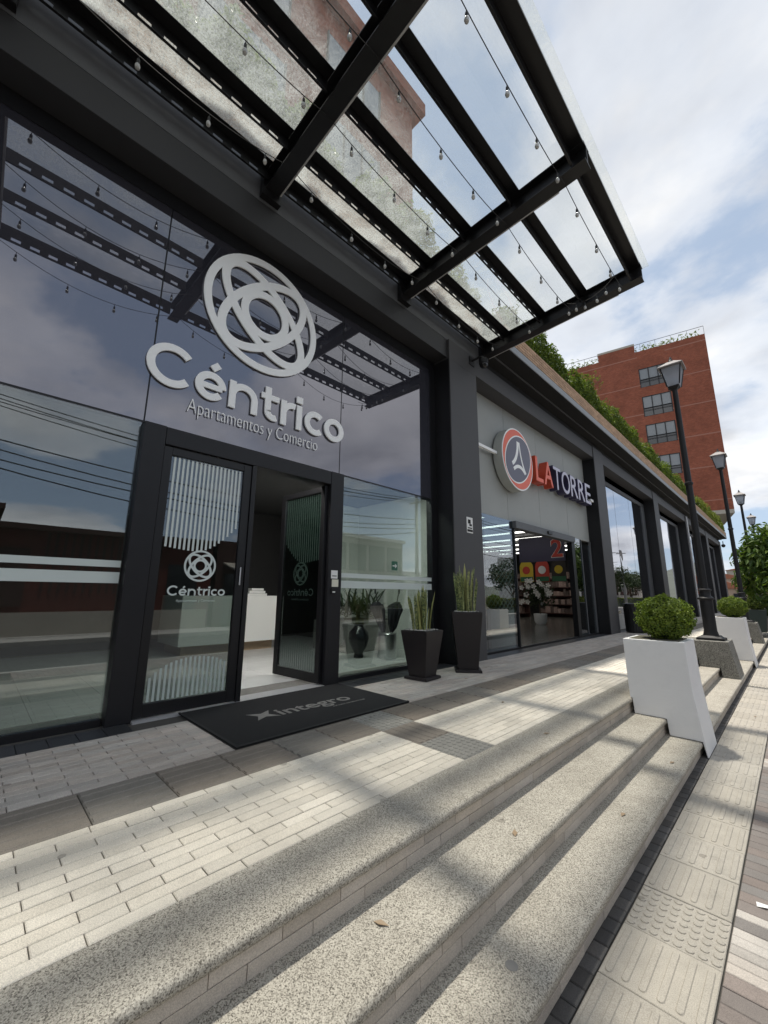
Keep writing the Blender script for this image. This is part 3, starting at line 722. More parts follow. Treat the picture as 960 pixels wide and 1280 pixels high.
# door frame
fr = part(B(-4.15, -4.0, .89, 1.075, -.005, 2.60), 'door_frame', 'frame_metal', bevel=.006)
part(B(-4.15, -4.0, 3.045, 3.25, -.005, 2.60), 'door_frame', 'frame_metal', bevel=.006)
part(B(-4.15, -4.003, 1.078, 3.042, 2.425, 2.597), 'door_frame', 'frame_metal', bevel=.006)
part(B(-4.14, -4.006, 1.97, 2.02, -.005, 2.422), 'door_frame', 'dark_metal', bevel=.004)
part(B(-4.2, -3.96, 1.076, 3.044, -.012, .006), 'threshold', 'aluminium')
def door_leaf(root, hx, L, z0, z1, logo_on=True, mirror=1):
    """leaf in its own local frame: runs along +y from the origin, faces +x; parts are children"""
    def q(mb, n, mat, **k):
        o = link(n, mb.mesh(n, mat, Vector(), k.get('smooth', False), k.get('bevel', 0.)), root); return o
    q(B(-.045, 0, 0, .075, z0, z1), 'stile', 'dark_metal', bevel=.004); q(B(-.045, 0, L-.085, L, z0, z1), 'stile', 'dark_metal', bevel=.004)
    q(B(-.043, -.002, .076, L-.086, z0, z0+.105), 'rail', 'dark_metal', bevel=.004); q(B(-.043, -.002, .076, L-.086, z1-.075, z1), 'rail', 'dark_metal', bevel=.004)
    q(B(-.029, -.019, .076, L-.086, z0+.106, z1-.076), 'glass', 'door_glass')
    n = 17; y0 = .09; y1 = L-.10; p = (y1-y0)/n; za = z0+.115; zb = z1-.085
    for i in range(n):
        yc = y0+(i+.5)*p; u = (i+.5)/n
        zlow = 1.47+.26*max(0, (u-.45)/.55)**1.6-.03*math.sin(u*math.pi)
        q(B(-.0185, -.0175, yc-p*.24, yc+p*.24, zlow, zb), 'stripe', 'vinyl')
        zt = .20+.27*math.sqrt(max(.0, 1-((u-.56)/.60)**2)); 
        if zt > za+.03: q(B(-.0185, -.0175, yc-p*.24, yc+p*.24, za, zt), 'stripe', 'vinyl_soft')
    mb = MB(); logo(mb, L*.50, 1.305, .150, -.0185, .0012, 1.05)
    q(mb, 'logo', 'vinyl')
    mb = MB(); centrico(mb, L*.5-.275, 1.022, .092, -.0185, .0012, .54); q(mb, 'lettering', 'vinyl')
    me = to_wall(fit_text(text_mesh('Apartamentos y Comercio', .026, .001, 'vinyl_soft'), .36), L*.5-.19, .965, -.0175); link('lettering', me, root)
    h = q(MB().tube([(.012, L-.045, 1.13), (.012, L-.045, 1.31)], .008, 8).box(-.001, .012, L-.052, L-.038, 1.14, 1.155).box(-.001, .012, L-.052, L-.038, 1.285, 1.30), 'handle', 'steel', smooth=True)
dl = empty('door', (-4.02, 1.08, 0), parent=bld); door_leaf(dl, 0, .885, .015, 2.415)
tag(dl, 'closed glass door leaf with white stripes and round logo')
d2 = empty('door', (-4.06, 3.035, 0), parent=bld); door_leaf(d2, 0, .93, .02, 2.41); d2.rotation_euler = (0, 0, R(90+3.5))
tag(d2, 'glass door leaf swung open into the lobby')
# lobby
part(B(-9.2, -4.34, 5.341, 6.04, -.04, .0015), 'lobby_floor', 'marble'); part(B(-9.2, -4.17, -2.6, 5.34, -.04, .001), 'lobby_floor', 'mortar_light')
lf = MB()
for i in range(10):
    for j in range(13):
        lf.cbox(.497, .597, .02, .001, (-9.0+.25+i*.5, -2.5+.3+j*.6, .004)) if -9.0+.25+i*.5 < -4.4 else None
part(lf, 'floor_tiles', 'marble')['kind'] = 'stuff'
part(B(-9.3, -9.2, -2.6, 6.3, -.04, 3.05), 'lobby_wall', 'lobby_dark'); part(B(-9.2, -4.17, -2.7, -2.6, -.04, 3.05), 'lobby_wall', 'lobby_dark')
part(B(-6.9, -4.33, 6.04, 6.14, -.04, 3.05), 'lobby_wall', 'lobby_light'); part(B(-9.2, -6.905, 6.04, 6.14, -.04, 3.05), 'lobby_wall', 'lobby_dark')
part(B(-7.0, -6.85, 5.1, 6.035, .006, 2.99), 'lobby_wall', 'lobby_light')
part(B(-9.2, -4.17, -2.6, 6.03, 3.0, 3.05), 'lobby_ceiling', 'ceiling')
for y0, y1 in ((1.5, 3.0), (3.3, 5.2)):  # unseen fill lamps added above the door head to brighten the lobby
    part(B(-4.46, -4.28, y0, y1, 2.94, 2.975), 'light_bar', 'lobby_fill')
# shop interior behind the grey panels
SX = -4.07
part(B(-14.7, -4.17, 6.25, 24, -.04, .0015), 'shop_floor', 'shop_floor')
part(B(-14.7, -4.2, 23.9, 24.0, 0, 3.6), 'shop_wall', 'lobby_dark'); part(B(-14.7, -4.2, 6.15, 6.245, 0, 3.6), 'shop_wall', 'lobby_dark')
part(B(-14.7, -4.2, 6.25, 24, 3.45, 3.55), 'shop_ceiling', 'lobby_dark')
part(B(-4.6, -4.5, 13.7, 23.9, 0, 3.45), 'shop_wall', 'lobby_dark')
for k in range(7): part(B(-11.5, -5.2, 10.3+k*1.75, 10.42+k*1.75, 3.30, 3.34), 'light_bar', 'light_bar')
# grey wall panels over the shop door
for a, b in ((6.225, 7.86), (7.87, 9.46), (9.47, 11.20), (11.21, 12.785)):
    part(B(-4.20, -4.10, a, b, 2.62, 5.197), 'wall_panel', 'panel_grey', bevel=.003)
part(B(-4.26, -4.205, 6.225, 12.785, 2.6, 5.2), 'panel_backing', 'mortar')
pane('glass_panel', 6.80, 7.97, .03, 2.612, 'shop_glass', SX); pane('glass_panel', 6.225, 6.795, .03, 2.612, 'shop_glass', SX)
pane('glass_panel', 11.36, 11.95, .03, 2.612, 'shop_glass', SX); pane('glass_panel', 11.99, 12.70, .03, 2.50, 'shop_glass', SX-.03)
part(B(-4.11, -4.05, 6.225, 12.785, -.01, .027), 'bottom_rail', 'frame_metal')
part(B(-4.16, -3.99, 7.98, 11.33, 2.46, 2.616), 'door_header', 'fascia_grey', bevel=.006)
part(B(-3.99, -3.955, 9.55, 9.77, 2.50, 2.57), 'door_sensor', 'dark_metal', bevel=.006)
part(B(-4.14, -4.04, 7.972, 8.005, .028, 2.458), 'jamb', 'frame_metal'); part(B(-4.16, -4.03, 11.16, 11.355, .028, 2.458), 'jamb', 'dark_metal')
for y in (11.955, 12.705): part(B(-4.12, -4.06, y, y+.03, .028, 2.61), 'mullion', 'fascia_grey')
# window bays further along
for i in range(1, 5):
    y0, y1 = PIL[i]+.862, PIL[i+1]-.002
    n = 3; wd = (y1-y0-.9)/n
    part(B(-4.25, -4.14, y0, y1, 4.85, 5.19), 'head_frame', 'dark_plaster')
    part(B(-4.30, -4.14, y1-.45, y1, -.01, 4.848), 'jamb', 'fascia_grey'); part(B(-4.30, -4.14, y0, y0+.45, -.01, 4.848), 'jamb', 'dark_plaster')
    for k in range(n):
        a = y0+.45+k*wd
        pane('glass_panel', a+.006, a+wd-.006, .48, 4.847, 'bay_glass', -4.17)
        if k: part(B(-4.185, -4.168, a-.005, a+.005, .48, 4.847), 'joint', 'dark_metal')
    part(B(-4.25, -4.13, y0+.452, y1-.452, -.01, .477), 'plinth', 'concrete')
    part(B(-4.9, -4.4, y0, y1, .0, 5.0), 'blind_wall', 'lobby_dark')
# outlet pipe beside the fourth pillar
part(MB().tube([(-3.70, 27.9, .02), (-3.70, 27.9, 5.5)], .03, 8), 'downpipe', 'aluminium', smooth=True)
# ================================================================== GLASS CANOPY
can = empty('glass_canopy', (-3.75, 1.8, 5.7), 'black steel canopy with dusty glass panes over the entrance', 'canopy')
SL = .042
def cz(x): return 5.70+(x+3.75)*SL
def sheared(mb): mb.v = [(x, y, z+(x+3.75)*SL) for x, y, z in mb.v]; return mb
BY = [-5.30, -2.93, -.56, 1.81, 4.18, 6.55]
for y in BY:
    mb = MB().prism([(y-.085, 5.70), (y+.085, 5.70), (y+.085, 5.714), (y+.010, 5.72), (y+.010, 5.93), (y+.085, 5.936), (y+.085, 5.95), (y-.085, 5.95), (y-.085, 5.936), (y-.010, 5.93), (y-.010, 5.72), (y-.085, 5.714)], -3.80, -.978, 'x')
    part(sheared(mb), 'cross_beam', 'dark_metal', can)
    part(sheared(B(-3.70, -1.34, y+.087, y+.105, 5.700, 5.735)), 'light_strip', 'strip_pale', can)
    part(sheared(B(-3.797, -3.72, y-.12, y+.12, 5.60, 5.92)), 'end_plate', 'dark_metal', can)
PUR = [-3.66, -3.22, -2.52, -1.82, -1.09]
def slotted(x, y0, y1, zb, h, fl=.115, pitch=.205, sl=.105, sh=.045, sc_=.046):
    """upright web with slot openings plus top flange and bottom lip"""
    mb = MB(); zs0 = zb+sc_-sh/2; zs1 = zb+sc_+sh/2; th = .005
    n = int((y1-y0-.08)/pitch); st = y0+((y1-y0)-n*pitch)/2
    mb.box(x-th, x, y0, y1, zb, zs0); mb.box(x-th, x, y0, y1, zs1, zb+h)
    ys = [y0]+[v for i in range(n) for v in (st+i*pitch+pitch/2-sl/2, st+i*pitch+pitch/2+sl/2)]+[y1]
    for i in range(0, len(ys), 2): mb.box(x-th, x, ys[i], ys[i+1], zs0, zs1)
    mb.box(x, x+fl, y0, y1, zb+h-.006, zb+h); mb.box(x, x+.02, y0, y1, zb, zb+.005)
    return mb
for bi in range(len(BY)-1):
    a, b = BY[bi]+.087, BY[bi+1]-.087
    for px in PUR[:-1]:
        part(slotted(px-.04, a if True else 0, b, cz(px)+.075, .172), 'purlin', 'dark_metal', can)
    part(slotted(PUR[-1]-.04, a, b, cz(PUR[-1])+.02, .225, .145), 'purlin', 'dark_metal', can)
    part(B(PUR[-1]+.10, PUR[-1]+.110, a, b, cz(-1.0)+.205, cz(-1.0)+.235), 'edge_plate', 'dark_metal', can)
    xs = [-3.72]+[(p+.005) for p in PUR[1:]]
    for k in range(4):
        mb = B(xs[k]+.006, xs[k+1]-.006, BY[bi]+.006, BY[bi+1]-.006, 5.955, 5.967)
        part(sheared(mb), 'glass_pane', 'canopy_glass', can)
    part(sheared(B(xs[4]+.006, -.895, BY[bi]+.006, BY[bi+1]-.006+(.12 if bi == len(BY)-2 else 0), 5.955, 5.967)), 'glass_pane', 'canopy_glass', can)
# ---- string lights
sock = MB().ring([(.006, 0), (.012, -.006), (.013, -.045), (.011, -.05)], (0, 0, 0), 8).mesh('socket', 'socket', smooth=True)
bulb = MB().ring([(.008, -.046), (.017, -.062), (.022, -.082), (.017, -.102), (.006, -.110)], (0, 0, 0), 10).mesh('bulb', 'bulb_glass', smooth=True)
def string(x, ys, label, drop=.0, skew=0., pts=None):
    root = empty('string_light', (x, ys[0], 5.6), label, 'string light', 'string lights under the canopy')
    wire = []; bl = []
    if pts is None:
        for i in range(len(ys)-1):
            y0, y1 = ys[i], ys[i+1]; n = 16
            for k in range(n+(1 if i == len(ys)-2 else 0)):
                u = k/n; wire.append(Vector((x+skew*math.sin(u*math.pi), y0+(y1-y0)*u, cz(x)+.06-drop-.26*4*u*(1-u))))
            for k in range(4):
                u = (k+.5)/4; bl.append(Vector((x+skew*math.sin(u*math.pi), y0+(y1-y0)*u, cz(x)+.06-drop-.26*4*u*(1-u))))
    else:
        wire = [Vector(p) for p in pts]; bl = [wire[len(wire)*k//5] for k in range(1, 5)]
    MB().tube(wire, .0045, 5).build('wire', 'cable', root)
    for p in bl:
        lo = p-Vector((x, ys[0], 5.6))
        MBW = link('drop_wire', DW, root, lo)
        link('socket', sock, root, lo-Vector((0, 0, .035))); link('bulb', bulb, root, lo-Vector((0, 0, .035)))
DW = MB().tube([(0, 0, 0), (0, 0, -.04)], .004, 5).mesh('drop_wire', 'cable')
SY = BY[1:-1]+[6.44]
for x, nm, dr, sk in ((-3.36, 'string of clear bulbs nearest the facade under the canopy', .02, .05), (-2.66, 'second string of clear bulbs from the facade under the canopy', .05, .09),
                      (-1.98, 'third string of clear bulbs from the facade under the canopy', .08, .06), (-1.24, 'outermost long string of clear bulbs along the canopy edge', .10, .05)):
    string(x, SY, nm, dr, sk)
cr = [(-1.24-.72*u, 6.02+.1*u, cz(-1.5)-.10-.14*4*u*(1-u)) for u in [k/16 for k in range(17)]]
string(-1.24, [6.02], 'short string of bulbs slung across the outer end of the canopy', pts=cr)
# ================================================================== SIGNS
sg = empty('entrance_sign', (-4.09, 2.0, 3.0), 'white Céntrico letters and interlaced ring logo on dark glass', 'sign')
mb = MB(); logo(mb, 2.02, 4.34, .735, -4.088, .018); part(mb, 'logo', 'sign_white', sg)
mb = MB(); centrico(mb, .842, 3.04, .455, -4.088, .018, 2.43); part(mb, 'lettering', 'sign_white', sg)
me = to_wall(fit_text(text_mesh('Apartamentos y Comercio', .155, .008, 'sign_white', -.0035), 1.60), 1.255, 2.845, -4.082)
me.transform(Matrix.Translation(-Vector((-4.09, 2.0, 3.0)))); link('lettering', me, sg)
mb = MB()
for y, z in ((1.4, 4.0), (2.6, 4.6), (1.1, 3.08), (1.7, 3.1), (2.3, 3.1), (3.0, 3.1), (2.0, 3.66)): mb.tube([(-4.0995, y, z), (-4.08, y, z)], .006, 6)
part(mb, 'standoffs', 'steel', sg)
ls = empty('shop_sign', (-4.1, 9.9, 3.95), 'LA TORRE box letters with round orange and slate emblem', 'sign')
dc, dz_ = 7.98, 3.955
def ydisc(mb, cy_, cz_, r, x0, x1, n=48, rz=None): return mb.prism([(cy_+r*math.cos(2*math.pi*i/n), cz_+(rz or r)*math.sin(2*math.pi*i/n)) for i in range(n)], x0, x1, 'x')
part(ydisc(MB(), dc, dz_, .70, -4.06, -3.86), 'emblem_box', 'sign_side', ls, smooth=True)
part(ydisc(MB(), dc, dz_, .695, -3.859, -3.854), 'emblem_face', 'sign_white', ls)
part(ydisc(MB(), dc, dz_, .665, -3.853, -3.850), 'emblem_face', 'sign_orange', ls)
part(MB().prism(ell(dc-.005, dz_, .655, .505, 38), -3.849, -3.846, 'x'), 'emblem_face', 'sign_white', ls)
part(MB().prism(ell(dc-.005, dz_, .625, .475, 38), -3.845, -3.842, 'x'), 'emblem_face', 'sign_slate', ls)
mb = MB()
def q2(a, b, c, n=14): return [((1-t_)**2*a[0]+2*t_*(1-t_)*b[0]+t_*t_*c[0], (1-t_)**2*a[1]+2*t_*(1-t_)*b[1]+t_*t_*c[1]) for t_ in [i/n for i in range(n+1)]]
ribbon(mb, [(dc+a, dz_+b) for a, b in q2((-.015, .40), (-.03, .02), (-.30, -.16))], .085, -3.841, .003)
ribbon(mb, [(dc+a, dz_+b) for a, b in q2((.05, .40), (.08, -.02), (.30, -.28))], .05, -3.841, .0032)
ribbon(mb, [(dc+a, dz_+b) for a, b in q2((-.25, -.27), (.02, -.06), (.27, -.28))], .075, -3.841, .0034)
part(mb, 'emblem_mark', 'sign_white', ls)
yl = 8.82
for ch, wd, front, side in (('L', .40, 'sign_orange', 'sign_orange_side'), ('A', .52, 'sign_orange', 'sign_orange_side'), ('T', .46, 'sign_lilac', 'sign_purple'), ('O', .56, 'sign_lilac', 'sign_purple'), ('R', .50, 'sign_lilac', 'sign_purple'), ('R', .50, 'sign_lilac', 'sign_purple'), ('E', .44, 'sign_lilac', 'sign_purple')):
    me = to_wall(fit_text(text_mesh(ch, .60, .20, side, .012), wd), yl, 3.67, -3.95); me.transform(Matrix.Translation(-Vector((-4.1, 9.9, 3.95))))
    o = link('letter', me, ls)
    me = to_wall(fit_text(text_mesh(ch, .59, .004, front, .002 if front == 'sign_lilac' else .006), wd-.02), yl+.01, 3.675, -3.846); me.transform(Matrix.Translation(-Vector((-4.1, 9.9, 3.95))))
    link('letter_face', me, o)
    yl += wd+.045
part(B(-4.03, -3.97, 6.5, 9.0, 3.93, 3.99), 'mounting_rail', 'sign_white', ls, bevel=.004); part(B(-3.95, -3.87, 12.56, 12.765, 3.80, 3.87), 'rail_end', 'sign_white', ls, bevel=.004)
# ================================================================== OBJECTS ON THE TERRACE
# --- entrance mat
mt = empty('entrance_mat', (-3.4, 2.33, 0), 'black entrance mat printed with a grey star and the word integro', 'mat')
part(B(-3.975, -2.845, 1.435, 3.222, .0012, .012), 'mat_body', 'mat_black', mt, bevel=.004)
part(B(-2.872, -2.842, 1.432, 3.225, .0122, .0145), 'rubber_edge', 'rubber', mt); part(B(-3.978, -2.875, 1.432, 1.452, .0122, .0145), 'rubber_edge', 'rubber', mt)
me = fit_text(text_mesh('integro', .185, .002, 'mat_grey', .003), .80); me.transform(Matrix.Rotation(R(-90), 4, 'X'))
me.transform(Matrix(((0, -1, 0, -3.30), (1, 0, 0, 2.07), (0, 0, 1, .0135), (0, 0, 0, 1)))); me.transform(Matrix.Translation(-Vector((-3.4, 2.33, 0)))); link('lettering', me, mt)
me = fit_text(text_mesh('APARTAMENTOS', .022, .002, 'mat_grey', 0), .40); me.transform(Matrix.Rotation(R(-90), 4, 'X'))
me.transform(Matrix(((0, -1, 0, -3.20), (1, 0, 0, 2.55), (0, 0, 1, .0135), (0, 0, 0, 1)))); me.transform(Matrix.Translation(-Vector((-3.4, 2.33, 0)))); link('lettering', me, mt)
star = []
for i in range(8):
    a = R(45+45*i); r_ = .15 if i % 2 == 0 else .05
    star.append((-3.40+r_*math.cos(a), 1.94+r_*math.sin(a)))
part(MB().prism(star, .0125, .0145, 'z'), 'star', 'mat_grey', mt)
# --- white planters with clipped box balls
def white_planter(y0, label, blabel, seed):
    p = empty('white_planter', (-1.1, y0+.27, 0), label, 'planter', 'white planters along the steps')
    x0, x1, x2 = -1.385, -.838, -.838
    poly = [(-1.372, .002), (-1.352, .002), (-1.345, -.146), (-1.065, -.148), (-1.055, -.296), (-.797, -.296), (-.777, -.425), (-.765, -.43), (x2+.015, .15), (x1, .60), (x0, .60), (-1.38, .3)]
    part(MB().prism(poly, y0, y0+.56, 'y'), 'body', 'white_plaster', p, bevel=.008)
    part(B(x0+.05, x1-.05, y0+.05, y0+.51, .6005, .606), 'soil', 'earth', p)
    b = empty('box_ball', (-1.05, y0+.29, .60), blabel, 'shrub', 'clipped box balls in white planters')
    c = (-1.03, y0+.28, .825); rad = .255
    P_, D_ = ball_pts(9000, c, rad, .82, (1, 1, .9), .06)
    P2, D2 = ball_pts(350, c, rad*1.07, .97, (1, 1, .9), .07); P_ = np.concatenate([P_, P2]); D_ = np.concatenate([D_, D2])
    V, F = leaves(P_, D_, .030, .017, .2, 0, .6); leaf_obj('foliage', V, F, 'boxwood', b, 'stuff')
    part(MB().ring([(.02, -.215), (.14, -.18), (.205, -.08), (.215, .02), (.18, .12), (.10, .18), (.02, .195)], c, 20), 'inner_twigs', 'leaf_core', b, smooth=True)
    part(MB().tube([(c[0], c[1], .603), (c[0]+.01, c[1], .72)], .014, 6), 'stem', 'bark', b)
white_planter(5.08, 'white plaster planter at the near end of the steps, scuffed', 'round clipped box shrub in the nearest white planter', 1)
white_planter(12.05, 'white plaster planter standing beyond the first lamp post', 'round clipped box shrub in the second white planter', 2)
# --- granite pedestals and street lamps
def lathe_sq(mb, prof, c): return mb.ring([(r*math.sqrt(2), z) for r, z in prof], c, 4, True, R(45))
def street_lamp():
    r = bpy.data.objects.new('street_lamp', None); COL.objects.link(r)
    def q(mb, n, mat, par=r, sm=True, bv=0.): return link(n, mb.mesh(n, mat, Vector(), sm, bv), par)
    q(lathe_sq(MB(), [(.20, 0), (.20, .035), (.165, .04), (.13, .075)], (0, 0, 0)), 'foot', 'lamp_black', sm=False)
    q(MB().ring([(.118, .072), (.112, .10), (.098, .16), (.098, .70), (.125, .71), (.13, .735), (.105, .75), (.085, .78), (.085, .86), (.105, .87), (.105, .89), (.062, .91)], (0, 0, 0), 18), 'base', 'lamp_black')
    q(MB().ring([(.060, .90), (.056, 2.9), (.046, 4.93)], (0, 0, 0), 14), 'pole', 'lamp_black')
    q(MB().ring([(.062, 2.90), (.072, 2.91), (.072, 2.95), (.056, 2.96)], (0, 0, 0), 14), 'collar', 'lamp_black')
    ln = link('lantern', MB().ring([(.05, 4.90), (.06, 4.93), (.11, 4.97), (.13, 4.985), (.13, 5.0)], (0, 0, 0), 4, True, R(45)).mesh('lantern', 'lamp_black'), r)
    zb, zt, wb, wt = 5.0, 5.40, .105, .172
    for sx, sy in ((1, 1), (1, -1), (-1, 1), (-1, -1)):
        q(MB().tube([(sx*wb, sy*wb, zb), (sx*wt, sy*wt, zt)], .012, 6), 'bar', 'lamp_black', ln)
    for k in range(4):
        c_, s_ = (1, 0, -1, 0)[k], (0, 1, 0, -1)[k]
        rot = lambda x, y: (x*c_-y*s_, x*s_+y*c_)
        vs = [(*rot(wb-.004, -wb), zb), (*rot(wb-.004, wb), zb), (*rot(wt-.004, wt), zt), (*rot(wt-.004, -wt), zt)]
        vs += [(*rot(wb-.010, -wb+.003), zb), (*rot(wb-.010, wb-.003), zb), (*rot(wt-.010, wt-.003), zt), (*rot(wt-.010, -wt+.003), zt)]
        q(MB().add(vs, [(0, 1, 2, 3), (7, 6, 5, 4), (0, 4, 5, 1), (1, 5, 6, 2), (2, 6, 7, 3), (3, 7, 4, 0)]), 'pane', 'lantern_glass', ln, False)
    q(MB().ring([(.04, 5.02), (.07, 5.06), (.085, 5.12), (.06, 5.18), (.03, 5.2)], (0, 0, 0), 12), 'bulb', 'lamp_glass', ln)
    q(lathe_sq(MB(), [(.212, 5.395), (.216, 5.42), (.20, 5.435), (.085, 5.53), (.06, 5.55)], (0, 0, 0)), 'roof', 'lamp_roof', ln, False)
    q(MB().ring([(.05, 5.55), (.055, 5.57), (.03, 5.60), (.028, 5.63), (.008, 5.68)], (0, 0, 0), 10), 'finial', 'lamp_black', ln)
    return r
m, t = newmat('lantern_glass')
a_ = N(t, 'ShaderNodeBsdfTransparent', {0: (.85, .87, .9, 1)}); b_ = N(t, 'ShaderNodeBsdfTranslucent', {0: (.8, .82, .85, 1)}); c_ = N(t, 'ShaderNodeBsdfDiffuse', {0: (.7, .72, .75, 1)})
x_ = N(t, 'ShaderNodeMixShader', {0: .5, 1: b_.outputs[0], 2: c_.outputs[0]}); x_ = N(t, 'ShaderNodeMixShader', {0: .45, 1: a_.outputs[0], 2: x_.outputs[0]})
N(t, 'ShaderNodeOutputMaterial', {0: x_.outputs[0]})
lamp0 = street_lamp()
for i, (y, nm) in enumerate(((9.6, 'nearest'), (17.12, 'second'), (24.65, 'third'), (32.15, 'fourth and farthest'))):
    lo = lamp0 if i == 0 else copy_tree(lamp0)
    lo.location = (-1.16, y, .292)
    tag(lo, f'black lamp post with square glass lantern, {nm} from the camera', 'street lamp', 'lamp posts along the steps')
    pd = MB().prism([(-1.60, .002), (-1.35, .002), (-1.345, -.146), (-1.055, -.148), (-1.05, -.298), (-.815, -.298), (-.905, .29), (-1.60, .29)], y-.34, y+.34, 'y').build('lamp_pedestal', 'granite_pedestal', bevel=.006, at=(-1.1, y, 0))
    tag(pd, f'grey granite pedestal under the {nm} lamp post', 'pedestal', 'granite lamp pedestals')
# --- dark pots with snake plants
def pot(x, y, rz, wt, wb, h, label, plabel, nl, lh, seed):
    p = empty('tall_pot', (x, y, 0), label, 'pot', 'tapered brown pots by the entrance'); p.rotation_euler = (0, 0, rz)
    def q(mb, n, mat, bv=0.): return link(n, mb.mesh(n, mat, Vector(), False, bv), p)
    q(lathe_sq(MB(), [(wb/2+.045, .002), (wb/2+.045, .03), (wb/2+.03, .038), (wb/2, .038)], (0, 0, 0)), 'saucer', 'pot_brown', .003)
    mb = MB(); lathe_sq(mb, [(wb/2, .036), (wt/2, h)], (0, 0, 0)); q(mb, 'body', 'pot_brown', .004)
    q(lathe_sq(MB(), [(wt/2-.002, h+.0005), (wt/2-.002, h+.012), (wt/2-.025, h+.012), (wt/2-.03, h+.001)], (0, 0, 0)), 'rim', 'pot_brown')
    pb = MB()
    for k in range(110): pb.ring([(.004, .0), (.011, .004), (.008, .011)], (random.uniform(-1, 1)*(wt/2-.045), random.uniform(-1, 1)*(wt/2-.045), h+.012), 6)
    o = q(pb, 'pebbles', 'pebble'); o['kind'] = 'stuff'
    s_ = empty('snake_plant', (x, y, h+.012), plabel, 'plant', 'snake plants in brown pots'); s_.rotation_euler = (0, 0, rz)
    rr = random.Random(seed)
    for k in range(nl):
        a = rr.uniform(0, 6.283); r0 = rr.uniform(.0, wt*.30); bx, by = r0*math.cos(a), r0*math.sin(a)
        L = lh*rr.uniform(.5, 1.0)*(1.05-r0*1.3); lean = rr.uniform(.0, .14)+r0*.45; la = a+rr.uniform(-.6, .6); W = rr.uniform(.036, .056); ta = rr.uniform(0, 6.283); tw = rr.uniform(-.9, .9)
        n = 7; vs = []; fs = []
        for i in range(n+1):
            u = i/n; wv_ = W*(.55+.75*u-.35*u*u)*(1-u**6)**.6+.0012; th = .004*(1-u)+.001
            cx_ = bx+math.cos(la)*lean*L*u**1.6; cy_ = by+math.sin(la)*lean*L*u**1.6; z_ = L*u
            t_ = ta+tw*u; ex, ey = math.cos(t_), math.sin(t_); nx, ny = -ey, ex
            vs += [(cx_-ex*wv_/2, cy_-ey*wv_/2, z_), (cx_+nx*(th+wv_*.18), cy_+ny*(th+wv_*.18), z_), (cx_+ex*wv_/2, cy_+ey*wv_/2, z_), (cx_+nx*wv_*.12-nx*th, cy_+ny*wv_*.12-ny*th, z_)]
        for i in range(n):
            fs += [(i*4+j, i*4+(j+1) % 4, i*4+4+(j+1) % 4, i*4+4+j) for j in range(4)]
        mb = MB().add(vs, fs); link('leaf', mb.mesh('leaf', 'sword_leaf', Vector(), True), s_)
pot(-3.50, 4.22, R(6), .40, .25, .585, 'shorter tapered brown pot beside the entrance window', 'shorter snake plant in the low pot by the window', 38, .58, 3)
pot(-3.40, 5.10, R(38), .42, .27, .80, 'taller tapered brown pot in front of the first pillar', 'taller snake plant in the high pot by the pillar', 44, .68, 5)
# --- things fixed to the facade
cs = empty('camera_notice', (PX, 5.8, 2.1), 'small white video surveillance notice on the first pillar', 'sign')
part(B(PX+.001, PX+.005, 5.725, 5.905, 2.08, 2.35), 'plate', 'card_white', cs)
part(MB().box(PX+.0055, PX+.0075, 5.76, 5.84, 2.24, 2.31).box(PX+.0055, PX+.0075, 5.80, 5.875, 2.20, 2.235).box(PX+.0055, PX+.0075, 5.735, 5.895, 2.10, 2.14).box(PX+.0055, PX+.0075, 5.75, 5.88, 2.155, 2.175), 'camera_symbol', 'rubber', cs)
cm = empty('security_camera', (-3.7, 6.18, 5.3), 'black dome security camera on an arm by the canopy end', 'camera')
part(MB().tube([(-3.752, 6.08, 5.42), (-3.60, 6.10, 5.45), (-3.53, 6.12, 5.43), (-3.52, 6.12, 5.37)], .022, 8), 'arm', 'dark_metal', cm, smooth=True)
part(B(-3.752, -3.738, 6.0, 6.16, 5.33, 5.5), 'wall_plate', 'dark_metal', cm)
part(MB().ring([(.03, .03), (.075, .02), (.085, -.01), (.085, -.075), (.08, -.08)], (-3.52, 6.12, 5.36), 16), 'housing', 'lamp_black', cm, smooth=True)
part(MB().ring([(.076, -.08), (.07, -.12), (.045, -.15), (.01, -.162)], (-3.52, 6.12, 5.36), 16), 'dome', 'vase_black', cm, smooth=True)
ce = empty('security_camera', (-3.5, YE-.3, 5.3), 'small black dome camera under the far roof corner', 'camera')
part(MB().tube([(-3.56, YE-.3, 5.575), (-3.56, YE-.3, 5.30)], .03, 6), 'arm', 'dark_metal', ce); part(MB().ring([(.10, .1), (.15, .0), (.1, -.12), (.02, -.16)], (-3.56, YE-.3, 5.22), 12), 'dome', 'vase_black', ce, smooth=True)
sc1 = empty('notice_card', (-3.995, 3.12, 1.25), 'pale card stuck on the right door jamb above a cream one', 'notice')
part(B(-3.9995, -3.996, 3.085, 3.185, 1.235, 1.335), 'card', 'card_white', sc1); part(B(-3.9955, -3.994, 3.10, 3.17, 1.262, 1.272), 'print', 'rubber', sc1)
tag(part(B(-3.9995, -3.996, 3.10, 3.20, 1.135, 1.225), 'notice_card', 'card_cream', None), 'cream square card low on the right door jamb', 'notice')
ac = empty('access_reader', (-3.99, 3.14, 1.08), 'small dark keypad under the cream card', 'keypad'); part(B(-3.9995, -3.98, 3.09, 3.15, 1.05, 1.115), 'keypad_body', 'rubber', ac, bevel=.003); part(B(-3.9795, -3.978, 3.10, 3.14, 1.065, 1.08), 'indicator', 'card_white', ac)
ex = empty('exit_sign', (-4.092, 4.32, 1.45), 'green exit sticker with white arrow on the right window', 'sign')
part(B(-4.0985, -4.096, 4.262, 4.385, 1.395, 1.525), 'plate', 'sign_green', ex)
